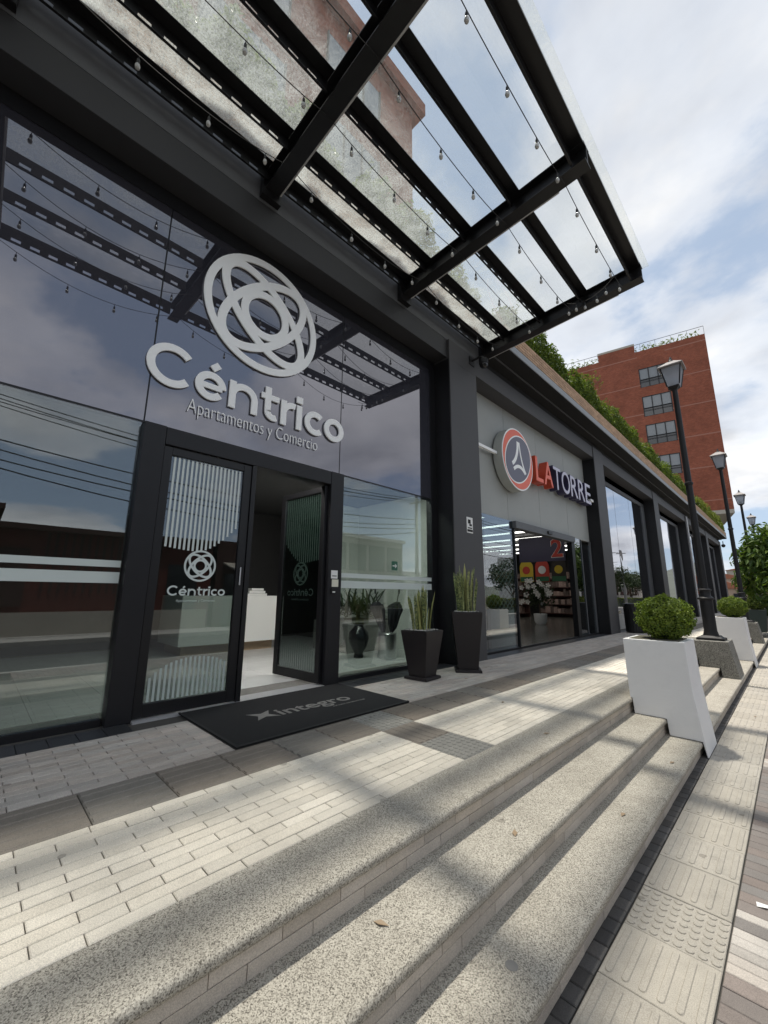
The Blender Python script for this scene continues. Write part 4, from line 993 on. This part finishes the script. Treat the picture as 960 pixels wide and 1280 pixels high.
part(MB().box(-4.0955, -4.0945, 4.28, 4.345, 1.452, 1.466).prism([(4.335, 1.425), (4.372, 1.459), (4.335, 1.493), (4.335, 1.475), (4.351, 1.459), (4.335, 1.443)], -4.0955, -4.0940, 'x'), 'arrow', 'card_white', ex)
# --- ribbed bin in front of the second bay
bn = empty('litter_bin', (-3.42, 13.95, 0), 'black ribbed bin beside the second pillar', 'bin')
part(MB().ring([(.24, .002), (.26, .02), (.275, .78), (.265, .80)], (-3.42, 14.0, 0), 24), 'drum', 'bin_black', bn)
for k in range(24):
    a = 2*math.pi*k/24; part(MB().tube([(-3.42+.262*math.cos(a), 14.0+.262*math.sin(a), .03), (-3.42+.277*math.cos(a), 14.0+.277*math.sin(a), .78)], .010, 4), 'rib', 'bin_black', bn)
part(MB().ring([(.285, .78), (.285, .83), (.20, .85), (.19, .84)], (-3.42, 14.0, 0), 24), 'rim', 'bin_black', bn)
# --- green box planter with low shrubs, and the tree behind it
gb = empty('green_box_planter', (-1.0, 19.6, -.3), 'dark green box planter with low yellow-green shrubs', 'planter')
part(MB().prism([(-1.25, -.12), (-.80, -.12), (-.72, .62), (-1.28, .62)], 19.2, 21.0, 'y'), 'box', 'box_green', gb, bevel=.01); part(B(-1.25, -.75, 19.23, 20.97, .6205, .63), 'soil', 'earth', gb)
for k, (yy, mm, nm) in enumerate(((19.5, 'hedge_leaf', 'low green shrub at the near end of the green box'), (20.1, 'hedge_yellow', 'yellow-green shrub in the middle of the green box'), (20.7, 'hedge_yellow', 'yellow-green shrub at the far end of the green box'))):
    s_ = empty('low_shrub', (-1.0, yy, .63), nm, 'shrub', 'shrubs in the green box'); P_, D_ = ball_pts(1400, (-1.0, yy, .83), .27, .45, (1, 1.1, .85), .12)
    V, F = leaves(P_, D_, .07, .035); leaf_obj('foliage', V, F, mm, s_, 'stuff'); part(MB().tube([(-1.0, yy, .625), (-1.0, yy, .85)], .02, 5), 'stem', 'bark', s_)
def tree(name, x, y, z0, trunk_h, crown, label, n, L, W, mat='tree_leaf', group=None, seed=0, limbs=7):
    r_ = random.Random(seed); t_ = empty(name, (x, y, z0), label, 'tree', group)
    cx_, cy_, cz_, rx, ry, rz_ = crown
    mb = MB(); mb.tube([(x, y, z0), (x+.03, y+.02, z0+trunk_h*.5), (x, y, z0+trunk_h)], [.11, .085, .07], 8)
    tips = []
    for k in range(limbs):
        a = 6.283*k/limbs+r_.uniform(-.4, .4); e = r_.uniform(-.35, .9)
        tip = Vector((cx_+rx*.7*math.cos(a)*math.cos(e), cy_+ry*.7*math.sin(a)*math.cos(e), cz_+rz_*.75*math.sin(e)))
        s_ = Vector((x, y, z0+trunk_h*r_.uniform(.7, 1))); mid = s_.lerp(tip, .5)+Vector((0, 0, .15))
        mb.tube([s_, mid, tip], [.05, .03, .012], 6); tips.append(tip)
    part(mb, 'trunk', 'bark', t_, smooth=True)
    P_ = []; D_ = []
    cl = [np.array(p)+rng.normal(0, .2, 3)*np.array([rx, ry, rz_]) for p in tips for _ in range(4)]
    for c in cl:
        k = n//len(cl); d = rng.normal(0, 1, (k, 3)); d /= np.linalg.norm(d, axis=1)[:, None]
        P_.append(c+d*(rng.uniform(.25, 1, k)**.6)[:, None]*np.array([rx, ry, rz_])*.36); D_.append(d+np.array([0, 0, .6]))
    P_ = np.concatenate(P_); D_ = np.concatenate(D_)
    ok = P_[:, 2] > z0+.25
    V, F = leaves(P_[ok], D_[ok], L, W, .2, -.7, .5); leaf_obj('crown', V, F, mat, t_, 'stuff')
tree('street_tree', -.25, 20.4, -.43, 1.3, (-.15, 20.6, 2.0, 1.5, 1.5, 1.75), 'leafy street tree with long drooping leaves by the right edge', 5200, .32, .10, seed=4, limbs=9)
# --- planted hedges on the parapet
def hedge(name, x0, x1, y0, y1, zb, h, dens, L, label, mat='hedge_leaf', seed=0, sprig=0):
    r_ = np.random.default_rng(seed); root = empty(name, ((x0+x1)/2, (y0+y1)/2, zb), label, 'hedge', 'hedges on the parapet')
    n = int((y1-y0)*dens); yy = r_.uniform(y0, y1, n); u = r_.uniform(0, 1, n); xx = x0+(x1-x0)*u
    top = zb+h*(.72+.22*np.sin(yy*2.1+seed)+.16*np.sin(yy*5.3+1)+.1*np.sin(yy*11.7))*(1-.25*np.abs(u-.75)*1.6)
    zz_ = zb-.06+(top-zb+.06)*(1-r_.uniform(0, 1, n)**2.2*.95)
    front = r_.uniform(0, 1, n) < .45; xx[front] = x1+r_.uniform(-.06, .05, front.sum()); zz_[front] = zb-.07+(top[front]-zb)*r_.uniform(0, .95, front.sum())
    P_ = np.stack([xx, yy, zz_], 1); D_ = np.stack([np.where(front, .8, .1), np.zeros(n), np.full(n, .7)], 1)
    V, F = leaves(P_, D_, L, L*.42, .2, .3, .6); leaf_obj('foliage', V, F, mat, root, 'stuff')
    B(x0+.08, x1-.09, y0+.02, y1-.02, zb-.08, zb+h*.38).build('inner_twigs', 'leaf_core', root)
    if sprig:
        V_ = []; F_ = []; st_ = MB()
        for k in range(sprig):
            y = r_.uniform(y0, y1); p0 = np.array([x1-.15, y, zb+h*.5]); d = np.array([r_.uniform(.1, .6), r_.uniform(-.5, .7), r_.uniform(.5, 1.)]); ln = r_.uniform(.35, .75)
            pts = [p0+d*ln*s-np.array([0, 0, .12*s*s]) for s in (0, .35, .7, 1.)]
            st_.tube(pts, .006, 4)
            q_ = np.array([p0+d*ln*s for s in r_.uniform(.3, 1.05, 16)])+r_.normal(0, .035, (16, 3))
            v, f = leaves(q_, np.tile([0, 0, 1.], (16, 1)), .10, .026); F_.append(f+sum(len(z) for z in V_)); V_.append(v)
        leaf_obj('sprig_leaves', np.concatenate(V_), np.concatenate(F_), mat, root, 'stuff'); st_.build('sprigs', 'bark', root)
hedge('parapet_hedge', -4.2, -3.37, 6.7, 16, 6.26, 1.12, 3400, .085, 'dense green hedge spilling over the brick parapet above the shop', seed=2, sprig=10)
hedge('parapet_hedge', -4.2, -3.37, 16, 29, 6.26, 1.05, 1500, .12, 'middle run of the green parapet hedge', seed=5, sprig=3)
hedge('parapet_hedge', -4.2, -3.37, 30.5, 43.2, 6.26, 1.15, 1000, .15, 'far yellow-green end of the parapet hedge', 'hedge_yellow', seed=8)
hedge('parapet_hedge', -4.6, -3.84, -4.5, 6.6, 6.6, 1.45, 2400, .10, 'hedge on the parapet above the canopy, seen through its glass', seed=11, sprig=6)
# ================================================================== BRICK TOWERS
def tower_window(root, wall_y, x0, x1, z0, z1, n=3):
    w_ = empty('window', ((x0+x1)/2, wall_y, z0), parent=root)
    part(B(x0, x1, wall_y+.10, wall_y+.13, z0, z1), 'reveal', 'dark_metal', w_)
    wd = (x1-x0)/n
    for k in range(n):
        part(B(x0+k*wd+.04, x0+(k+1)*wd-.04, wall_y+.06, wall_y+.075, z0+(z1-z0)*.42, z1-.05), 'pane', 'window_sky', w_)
        part(B(x0+k*wd+.04, x0+(k+1)*wd-.04, wall_y+.06, wall_y+.075, z0+.05, z0+(z1-z0)*.40), 'pane', 'window_dark', w_)
    for k in range(n+1): part(B(x0+k*wd-.04, x0+k*wd+.04, wall_y-.01, wall_y+.09, z0, z1), 'mullion', 'dark_metal', w_)
    part(B(x0, x1, wall_y-.005, wall_y+.085, z1-.05, z1), 'head', 'dark_metal', w_)
    for f_ in (.28, .40): part(B(x0, x1, wall_y-.06, wall_y-.03, z0+(z1-z0)*f_, z0+(z1-z0)*f_+.035), 'guard_rail', 'dark_metal', w_)
TY = 46.
ft = empty('apartment_tower', (-2.643, TY, 0), 'red brick apartment tower at the far end with four stacked windows', 'building')
tx1 = -2.643; zt = 25.85; zb_ = 8.62
wx0, wx1 = tx1-5.58, tx1-3.25; rows_ = [(21.80, 23.87), (18.66, 20.80), (15.68, 17.77), (12.42, 14.45)]
zc = [zb_]+[v for r_ in reversed(rows_) for v in r_]+[zt]
wall = MB()
wall.box(-17, wx0, TY, TY+14, zb_, zt); wall.box(wx1, tx1, TY, TY+14, zb_, zt)
for i in range(0, len(zc), 2): wall.box(wx0, wx1, TY+.001, TY+13.9, zc[i], zc[i+1])
part(wall, 'wall', 'brick_red', ft)
part(B(wx0, wx1, TY+.14, TY+.2, zb_+.5, zt-.5), 'window_backing', 'dark_metal', ft)
for z0, z1 in rows_: tower_window(ft, TY, wx0, wx1, z0, z1)
for z in [zb_+k*3.13+.9 for k in range(6)]:
    part(MB().box(-17, wx0-.02, TY-.012, TY+.02, z, z+.09).box(wx1+.02, tx1, TY-.012, TY+.02, z, z+.09), 'brick_course', 'band_line', ft)
part(B(-17, tx1-4.5, TY+3.5, TY+13, -.5, zb_-.4), 'base_block', 'fascia_grey', ft); part(B(-17, tx1-.005, TY+.005, TY+13.9, zb_-.35, zb_-.003), 'soffit', 'cream_wall', ft)
part(B(tx1-9.08, tx1-5.75, TY+.02, TY+4, zt, zt+.80), 'roof_block', 'brick_red', ft); part(B(tx1-9.12, tx1-5.71, TY, TY+4.1, zt+.803, zt+1.02), 'roof_cap', 'cream_wall', ft)
rail = MB()
for k in range(12): x = -17+k*(tx1+17)/11; rail.box(x-.012, x+.012, TY+.155, TY+.18, zt, zt+.9)
rail.box(-17, tx1, TY+.15, TY+.19, zt+.9, zt+.93); part(rail, 'roof_railing', 'dark_metal', ft)
pr = np.stack([rng.uniform(-17, tx1-.2, 900), rng.uniform(TY+.2, TY+.9, 900), zt+rng.uniform(0, 1, 900)**2*.75], 1)
V, F = leaves(pr, np.tile([0, -.5, .8], (900, 1)), .3, .14); leaf_obj('roof_plants', V, F, 'hedge_leaf', ft, 'stuff')
ft.rotation_euler = (0, 0, R(11))
nt_ = empty('apartment_tower', (-14, 2, 6), 'red brick apartment tower rising behind the canopy glass', 'building')
NX, NY, NZ = -8., 9.36, 19.4
wl = MB().box(-20, NX, -18, NY, 6.05, NZ); part(wl, 'wall', 'brick_red', nt_)
part(B(-20.4, NX+.35, -18.4, NY+.40, NZ+.002, NZ+.55), 'cornice', 'brick_red', nt_)
for fl in range(4):
    z0 = 7.4+fl*3.05
    part(B(NX+.002, NX+.03, -18, NY, z0-.75, z0-.66), 'brick_course', 'band_line', nt_)
    for k in range(5):
        y0 = 5.3-k*3.6; w_ = empty('window', (NX, y0, z0), parent=nt_)
        part(B(NX+.004, NX+.02, y0, y0+2.3, z0, z0+1.9), 'reveal', 'dark_metal', w_)
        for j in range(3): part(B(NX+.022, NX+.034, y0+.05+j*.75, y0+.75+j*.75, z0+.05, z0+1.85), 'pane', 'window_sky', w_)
        for j in range(4): part(B(NX+.022, NX+.07, y0+j*.75, y0+.045+j*.75, z0, z0+1.9), 'mullion', 'dark_metal', w_)
# ================================================================== FAR TOWN BEYOND THE TERRACE
def house(x, y, wx, wy, h, label, mat='town_wall', zg=-.6, ns=2):
    r_ = empty('town_house', (x, y, zg), label, 'house', 'houses far down the street')
    part(B(x-wx/2, x+wx/2, y, y+wy, zg, zg+h), 'wall', mat, r_)
    part(MB().prism([(x-wx/2-.4, zg+h+.01), (x+wx/2+.4, zg+h+.01), (x, zg+h+1.6)], y-.3, y+wy+.3, 'y'), 'roof', 'roof_tile', r_)
    for f_ in range(ns):
        for k in range(max(2, int(wx/2.4))):
            xx = x-wx/2+1.0+k*2.3
            if xx+1.1 < x+wx/2: part(B(xx, xx+1.1, y-.04, y-.005, zg+1.0+f_*2.9, zg+2.3+f_*2.9), 'window', 'window_dark', r_)
hs = [(-9.5, 100, 8, 3.2, 'tan house with red roof just past the lamp posts'), (-4.5, 115, 9, 4.4, 'brownish house partly hidden by the second lamp post'), (1, 108, 9, 3.4, 'low ochre house beyond the street tree'), (-13, 135, 12, 6.2, 'larger tan house behind the first row'), (-2, 150, 12, 7.0, 'wide two storey house in the far row'), (9, 140, 11, 6.0, 'far house toward the right edge'), (-22, 170, 14, 9.0, 'tallest of the far houses at left'), (-8, 190, 16, 11.0, 'broad far block under the skyline'), (8, 200, 16, 11.5, 'last far block at the right'), (-16, 112, 7, 4.0, 'small far house next to the building end')]
for i, (x, y, wx, h, lb) in enumerate(hs): house(x, y, wx, 9, h, lb, ('town_wall', 'cream_wall', 'brick_red')[i % 3], ns=1 if h < 5 else 2)
hv = []; hf = []; nx_ = 60
for j in range(6):
    for i in range(nx_):
        x = -900+1800*i/(nx_-1); y = 420+j*170
        hv.append((x, y, -5+(j/5)*(55+30*math.sin(x*.006+1)+16*math.sin(x*.017))))
for j in range(5):
    for i in range(nx_-1): a = j*nx_+i; hf.append((a, a+1, a+nx_+1, a+nx_))
hl = MB().add(hv, hf).build('hills', 'hill', smooth=True); tag(hl, kind='structure')
# ================================================================== OTHER SIDE OF THE STREET (mirrored in the glass)
def opp(name, y0, y1, h, label, mat, depth=9, x=10.2): 
    r_ = empty(name, (x, (y0+y1)/2, ZS), label, 'building', 'buildings across the street')
    part(B(x, x+depth, y0, y1, ZS, h), 'wall', mat, r_); return r_
o1 = opp('street_building', -14, 7.4, 3.15, 'low dark red building across the street, mirrored in the left window', 'red_wall')
part(B(10.0, 19.3, -14.1, 7.5, 3.153, 3.33), 'roof_edge', 'maroon_dark', o1)
for k in range(16): part(B(10.155, 10.198, 1.6+k*.24, 1.68+k*.24, 1.0, 3.1), 'slat', 'maroon_dark', o1)
part(B(10.15, 10.198, -1.4, 1.2, .55, 2.5), 'shutter', 'maroon_dark', o1); part(B(10.12, 10.198, -13.9, 7.3, ZS, .35), 'stone_plinth', 'cream_wall', o1)
for y0, wd in ((-4.5, 2.2), (5.6, 1.2)): part(B(10.16, 10.198, y0, y0+wd, ZS+.02, 2.2), 'door', 'window_dark', o1)
o1b = opp('street_building', -15, .2, 4.1, 'taller dark block behind the red building, mirrored at the left edge', 'maroon_dark', 6, 12.5)
part(B(12.3, 18.6, -15.1, .4, 4.103, 4.3), 'roof_edge', 'maroon_dark', o1b)
o2 = opp('street_building', 7.6, 13.4, 3.4, 'brown shop with pale awning across the street, mirrored in the door', 'maroon_dark')
part(MB().prism([(10.2, 2.35), (8.9, 2.0), (8.9, 2.06), (10.2, 2.42)], 7.9, 13.2, 'y'), 'awning', 'cream_wall', o2)
for k in range(3): part(B(10.155, 10.198, 8.0+k*1.8, 9.5+k*1.8, ZS+.02, 1.9), 'shop_window', 'window_dark', o2)
o3 = opp('street_building', 13.6, 20.2, 4.4, 'grey two storey building with a grid of windows, mirrored in the right window', 'cream_wall')
part(B(10.0, 19.3, 13.5, 20.3, 4.403, 4.6), 'roof_edge', 'white_wall', o3)
for f_ in range(2):
    for k in range(4):
        part(B(10.165, 10.198, 13.9+k*1.6, 15.25+k*1.6, .35+f_*2.1, 1.95+f_*2.1), 'window', 'window_dark', o3)
o4 = opp('street_building', 20.6, 31, 2.6, 'low white wall building further along, mirrored in the right window', 'white_wall', 8, 10.6)
for k in range(5): part(B(10.56, 10.598, 21.2+k*1.9, 22.4+k*1.9, .3, 1.7), 'window', 'window_dark', o4)
o5 = opp('street_building', 52, 64, 6.2, 'white block far along, mirrored in the shop bays', 'white_wall', 10, 11)
for f_ in range(2):
    for k in range(5): part(B(10.955, 10.998, 52.6+k*2.3, 54.0+k*2.3, .6+f_*3, 2.2+f_*3), 'window', 'window_dark', o5)
o6 = opp('street_building', 70, 90, 5.0, 'pale block at the far end of the street, mirrored in the shop bays', 'cream_wall', 10, 12)
for k in range(7): part(B(11.955, 11.998, 71+k*2.6, 72.6+k*2.6, 1.2, 3.0), 'window', 'window_dark', o6)
for i, (x, y, s_, lb) in enumerate(((10.6, 36, 1., 'nearest'), (10.4, 46, 1.15, 'second'), (10.0, 66, 1.25, 'third'), (9.9, 74, 1.2, 'fourth'), (9.8, 82, 1.3, 'last'))):
    tree('street_tree', x, y, ZS, 1.6, (x, y, 2.6*s_, 2.1*s_, 2.3*s_, 1.7*s_), f'bushy tree across the street, {lb} along the far kerb', 2200, .34, .15, 'dark_leaf', 'trees across the street', seed=20+i)
hh = empty('street_hedge', (9.4, 40, ZS), 'long clipped hedge on the far kerb, mirrored in the shop bays', 'hedge')
n = 11000; P_ = np.stack([rng.uniform(9.0, 9.8, n), rng.uniform(31, 96, n), ZS+rng.uniform(.1, 1, n)**.4*1.25], 1); V, F = leaves(P_, np.tile([-.6, 0, .6], (n, 1)), .14, .07)
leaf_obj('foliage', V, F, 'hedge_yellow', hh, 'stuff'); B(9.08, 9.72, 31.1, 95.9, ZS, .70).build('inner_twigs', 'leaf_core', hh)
# poles and cables
poles = [(-22, 7.6), (-1, 7.4), (20, 7.5), (43, 7.5), (66, 7.6)]
for i, (y, h) in enumerate(poles):
    r_ = empty('utility_pole', (8.75, y, ZS), f'grey concrete utility pole across the street, number {("zero", "one", "two", "three", "four")[i]} counted away from the camera', 'pole', 'utility poles')
    part(MB().tube([(8.75, y, ZS), (8.75, y, h)], [.15, .10], 10), 'mast', 'concrete', r_, smooth=True); part(B(8.2, 9.3, y-.05, y+.05, h-.5, h-.4), 'crossarm', 'concrete', r_)
for j, (x, dz, sg_) in enumerate(((8.25, -.35, .5), (8.6, -.35, .6), (8.95, -.35, .45), (9.25, -.35, .65), (8.75, -1.6, .6), (8.7, -1.9, .8), (8.8, -2.2, .7), (8.66, -2.45, .95))):
    pts = []
    for (a, ha), (b, hb) in zip(poles[:-1], poles[1:]):
        for k in range(12): u = k/12; pts.append((x, a+(b-a)*u, ha+(hb-ha)*u+dz-sg_*4*u*(1-u)))
    c_ = MB().tube(pts, .016 if j < 4 else .022, 5).build('overhead_cable', 'cable')
    tag(c_, ('top cable nearest the road', 'top cable second from the road', 'top cable third from the road', 'top cable farthest from the road', 'highest of the lower bundle', 'second of the lower bundle', 'third of the lower bundle', 'lowest and slackest of the lower bundle')[j]+', black, strung between the utility poles', 'cable', 'overhead cables')
# ================================================================== LOBBY AND SHOP CONTENTS
dk = empty('reception_desk', (-7.3, 4.0, 0), 'white block reception desk inside the lobby', 'desk')
part(B(-8.3, -7.25, 2.5, 4.42, .17, 1.0), 'counter', 'desk_white', dk, bevel=.01); part(B(-8.2, -7.4, 2.6, 4.3, .006, .168), 'plinth', 'wood', dk)
for k, (z, w_, lb) in enumerate(((1.001, .42, 'bottom folded papers on the reception desk'), (1.05, .34, 'middle folded papers on the reception desk'), (1.10, .26, 'top folded papers on the reception desk'))):
    tag(B(-7.9, -7.5, 3.98-w_/2, 3.98+w_/2, z, z+.045).build('paper_stack', 'card_white', bevel=.006), lb, 'papers', 'papers on the desk')
us = empty('umbrella_stand', (-4.95, 5.08, 0), 'cylindrical steel umbrella stand behind the right window', 'umbrella stand')
part(MB().ring([(.15, .006), (.155, .02), (.155, .40), (.145, .41)], (-4.95, 5.05, 0), 24), 'drum', 'steel', us, smooth=True)
def umbrella(x, y, tx, ty, label):
    r_ = empty('folded_umbrella', (x, y, .42), label, 'umbrella', 'folded umbrellas in the stand')
    part(MB().tube([(x, y, .30), (x+tx, y+ty, .95), (x+tx*1.3, y+ty*1.3, 1.10)], .008, 6), 'shaft', 'dark_metal', r_)
    vs = []; fs = []; n = 16
    for i, (u, rr) in enumerate(((0, .02), (.2, .055), (.5, .075), (.8, .10), (1., .035))):
        for k in range(n):
            a = 2*math.pi*k/n; q_ = rr*(1+.35*math.cos(8*a))*(1+.15*math.sin(3*a+i)); vs.append((x+tx*u+q_*math.cos(a), y+ty*u+q_*math.sin(a), .42+u*.5+(.04*math.cos(5*a) if 0 < i < 4 else 0)))
    for i in range(4): fs += [(i*n+k, i*n+(k+1) % n, i*n+n+(k+1) % n, i*n+n+k) for k in range(n)]
    part(MB().add(vs, fs), 'canopy_cloth', 'umbrella', r_, smooth=True)
    part(MB().tube([(x+tx*1.3, y+ty*1.3, 1.06), (x+tx*1.35, y+ty*1.35, 1.16)], .015, 6), 'handle', 'rubber', r_)
umbrella(-5.0, 5.0, -.05, -.10, 'black folded umbrella leaning left in the stand'); umbrella(-4.9, 5.10, .04, .10, 'black folded umbrella upright in the stand')
vs_ = empty('floor_vase', (-5.3, 4.72, 0), 'round black floor vase beside the umbrella stand', 'vase')
part(MB().ring([(.08, .006), (.085, .03), (.07, .07), (.15, .22), (.175, .32), (.16, .42), (.09, .50), (.075, .53), (.11, .57), (.10, .56)], (-5.3, 4.72, 0), 24), 'body', 'vase_black', vs_, smooth=True)
pg = empty('lobby_planter', (-6.2, 5.5, 0), 'grey concrete planter inside the right window', 'planter')
part(B(-6.8, -5.75, 4.85, 6.0, .006, .55), 'box', 'planter_grey', pg, bevel=.02); part(B(-6.75, -5.8, 4.9, 5.95, .551, .556), 'soil', 'earth', pg)
pl = empty('lobby_plant', (-6.2, 5.45, .556), 'spiky green plant in the lobby planter', 'plant')
for k in range(110):
    a = random.uniform(0, 6.283); el = random.uniform(.1, 1.3); L = random.uniform(.45, .75); bx, by = -6.15+random.uniform(-.25, .25), 5.45+random.uniform(-.4, .4)
    vs = []; fs = []; zb0 = .60+random.uniform(0, .2)
    for i in range(6):
        u = i/5; r_ = L*u*math.cos(el); z = zb0+L*u*math.sin(el)-.25*L*u*u; wv_ = .03*(1-u)**.7*(.4+u)+.003
        vs += [(bx+r_*math.cos(a)-wv_*math.sin(a), by+r_*math.sin(a)+wv_*math.cos(a), z), (bx+r_*math.cos(a), by+r_*math.sin(a), z-.006), (bx+r_*math.cos(a)+wv_*math.sin(a), by+r_*math.sin(a)-wv_*math.cos(a), z)]
    for i in range(5): fs += [(i*3, i*3+1, i*3+4, i*3+3), (i*3+1, i*3+2, i*3+5, i*3+4)]
    part(MB().add(vs, fs), 'leaf', 'dark_leaf', pl)
part(MB().tube([(-6.15, 5.45, .55), (-6.15, 5.45, .85)], .04, 6), 'stem', 'bark', pl)
# shop shelves, banner, posters, flowers
for si, (x0, x1, y0, lb) in enumerate(((-12.6, -9.4, 19.2, 'dark shop shelf packed with goods at the back left'), (-9.3, -6.6, 20.6, 'dark shop shelf packed with goods behind the flowers'))):
    sh = empty('shop_shelf', ((x0+x1)/2, y0, 0), lb, 'shelf', 'shop shelves')
    part(B(x0, x1, y0+.5, y0+.56, .006, 2.1), 'back', 'shelf', sh)
    goods = MB()
    for k in range(5):
        z = .18+k*.42; part(B(x0, x1, y0, y0+.495, z, z+.03), 'board', 'shelf', sh)
        x = x0+.05
        while x < x1-.2:
            wd = random.uniform(.09, .2); hh_ = random.uniform(.18, .33)
            goods.box(x, x+wd*.9, y0+.02, y0+.30, z+.031, z+.031+hh_); x += wd
    part(goods, 'goods', 'product', sh)['kind'] = 'stuff'
bnr = empty('shop_banner', (-6.5, 15.2, 2.3), 'hanging purple banner with a big red figure in the shop', 'banner')
part(B(-7.55, -5.75, 15.2, 15.23, 2.32, 3.28), 'cloth', 'sign_purple', bnr)
me = fit_text(text_mesh('2', .66, .01, 'card_white', .03), .46); me.transform(Matrix.Translation((-6.27-(-6.5), 15.188-15.2, 2.47-2.3))); link('figure_edge', me, bnr)
me = fit_text(text_mesh('2', .64, .01, 'poster_red', .018), .42); me.transform(Matrix.Translation((-6.25-(-6.5), 15.176-15.2, 2.48-2.3))); link('figure', me, bnr)
part(MB().tube([(-7.3, 15.215, 3.28), (-7.3, 15.215, 3.45)], .006, 5).tube([(-6.0, 15.215, 3.28), (-6.0, 15.215, 3.45)], .006, 5), 'cords', 'cable', bnr)
for k, (x, m_, lb) in enumerate(((-8.15, 'poster_yellow', 'arched yellow poster hanging in the shop'), (-7.45, 'poster_red', 'arched red poster hanging in the shop'), (-6.75, 'poster_dark', 'arched dark poster hanging in the shop'))):
    ps = empty('hanging_poster', (x, 17, 1.6), lb, 'poster', 'posters in the shop')
    part(MB().prism([(x-.3, 1.62), (x+.3, 1.62)]+arc(x, 2.25, .30, 0, 180, 14), 17.0, 17.02, 'y'), 'sheet', m_, ps); part(B(x-.28, x+.28, 16.985, 16.997, 1.64, 1.84), 'caption_strip', 'poster_green', ps)
    part(MB().prism(arc(x, 2.12, .17, 0, 360, 18)[:-1], 16.988, 16.998, 'y'), 'picture', ('poster_red', 'card_white', 'poster_yellow')[k], ps)
    part(MB().tube([(x, 17.01, 2.5), (x, 17.01, 3.45)], .005, 5), 'cord', 'cable', ps)
fp = empty('flower_pot', (-6.75, 15.0, 0), 'white pot of white flowers standing inside the shop door', 'flower pot')
part(MB().ring([(.17, .006), (.22, .12), (.24, .38), (.22, .39)], (-6.75, 15.0, 0), 20), 'pot', 'card_white', fp, smooth=True)
P_, D_ = ball_pts(420, (-6.75, 15.0, 1.05), .55, .3, (1.1, 1, .9), .1); V, F = leaves(P_, D_, .16, .06); leaf_obj('foliage', V, F, 'dark_leaf', fp, 'stuff')
for k in range(30):
    d = np.array([random.uniform(-.65, .65), random.uniform(-.5, .2), random.uniform(-.35, .5)]); c = (-6.75+d[0], 15.0+d[1], 1.12+d[2])
    mb = MB()
    for j in range(5):
        a = 2*math.pi*j/5; mb.add([c, (c[0]+.08*math.cos(a-.5), c[1]-.03, c[2]+.08*math.sin(a-.5)), (c[0]+.11*math.cos(a), c[1]-.01, c[2]+.11*math.sin(a)), (c[0]+.08*math.cos(a+.5), c[1]-.03, c[2]+.08*math.sin(a+.5))], [(0, 1, 2, 3)])
    part(mb, 'flower', 'flower', fp)
part(MB().tube([(-6.75, 15, .38), (-6.75, 15, 1.1)], .03, 6), 'stem', 'bark', fp)
# trellis grid behind the left shop glass
tr_ = empty('lattice_screen', (-4.45, 7.8, 0), 'pale lattice screen behind the left shop glass', 'screen')
mb = MB()
for k in range(10):
    for j in range(9):
        y0 = 7.02+k*.17; z0 = .75+j*.14
        mb.tube([(-4.45, y0, z0), (-4.45, y0+.085, z0+.07), (-4.45, y0+.17, z0)], .012, 4); mb.tube([(-4.45, y0, z0+.14), (-4.45, y0+.085, z0+.07), (-4.45, y0+.17, z0+.14)], .012, 4)
part(mb, 'lattice', 'vinyl_soft', tr_)['kind'] = 'stuff'
part(B(-4.49, -4.41, 7.5, 8.72, .006, .74), 'base_panel', 'lobby_light', tr_)
# --- a few fallen leaves and scraps
lv = MB().add([(-.03, 0, .001), (-.005, .014, .006), (.035, .002, .003), (-.003, -.013, .007)], [(0, 1, 2), (0, 2, 3)]).mesh('fallen_leaf', 'wood')
for i, (x, y, z, lb) in enumerate(((-1.18, 2.15, -.149, 'dry leaf on the middle of the second step'), (-1.25, 1.25, -.149, 'dry leaf near the bottom edge on the second step'), (-.95, 3.1, -.299, 'dry leaf on the lowest step'), (-.9, 4.3, -.299, 'dry leaf on the lowest step close to the white planter'),
        (-1.5, 3.3, .001, 'dry leaf on the top step'), (-.62, 1.75, ZS+.006, 'dry leaf on the tactile strip at the bottom'), (-.55, 7.2, ZS+.006, 'dry leaf far along the tactile strip'), (-3.1, 4.6, .002, 'dry leaf on the paving by the pots'), (-2.2, 3.9, .002, 'dry leaf on the sunlit paving'))):
    tag(link('fallen_leaf', lv, None, (x, y, z), random.uniform(0, 6)), lb, 'leaf', 'fallen leaves')
tag(MB().ring([(.024, -.302), (.024, -.2985), (.02, -.298)], (-.93, 1.62, 0), 14).build('grey_spot', 'planter_grey'), 'small round grey spot on the lowest step', 'spot')  # thin disc standing for a grey stain on the tread
sw = MB().add([(-.03, -.012, 0), (.028, -.016, .004), (.034, .01, .002), (-.022, .016, .006)], [(0, 1, 2, 3)]).mesh('paper_scrap', 'card_white')
tag(link('paper_scrap', sw, None, (-.31, 2.95, ZS+.003), .4), 'white paper scrap on the grey sidewalk pavers', 'litter')
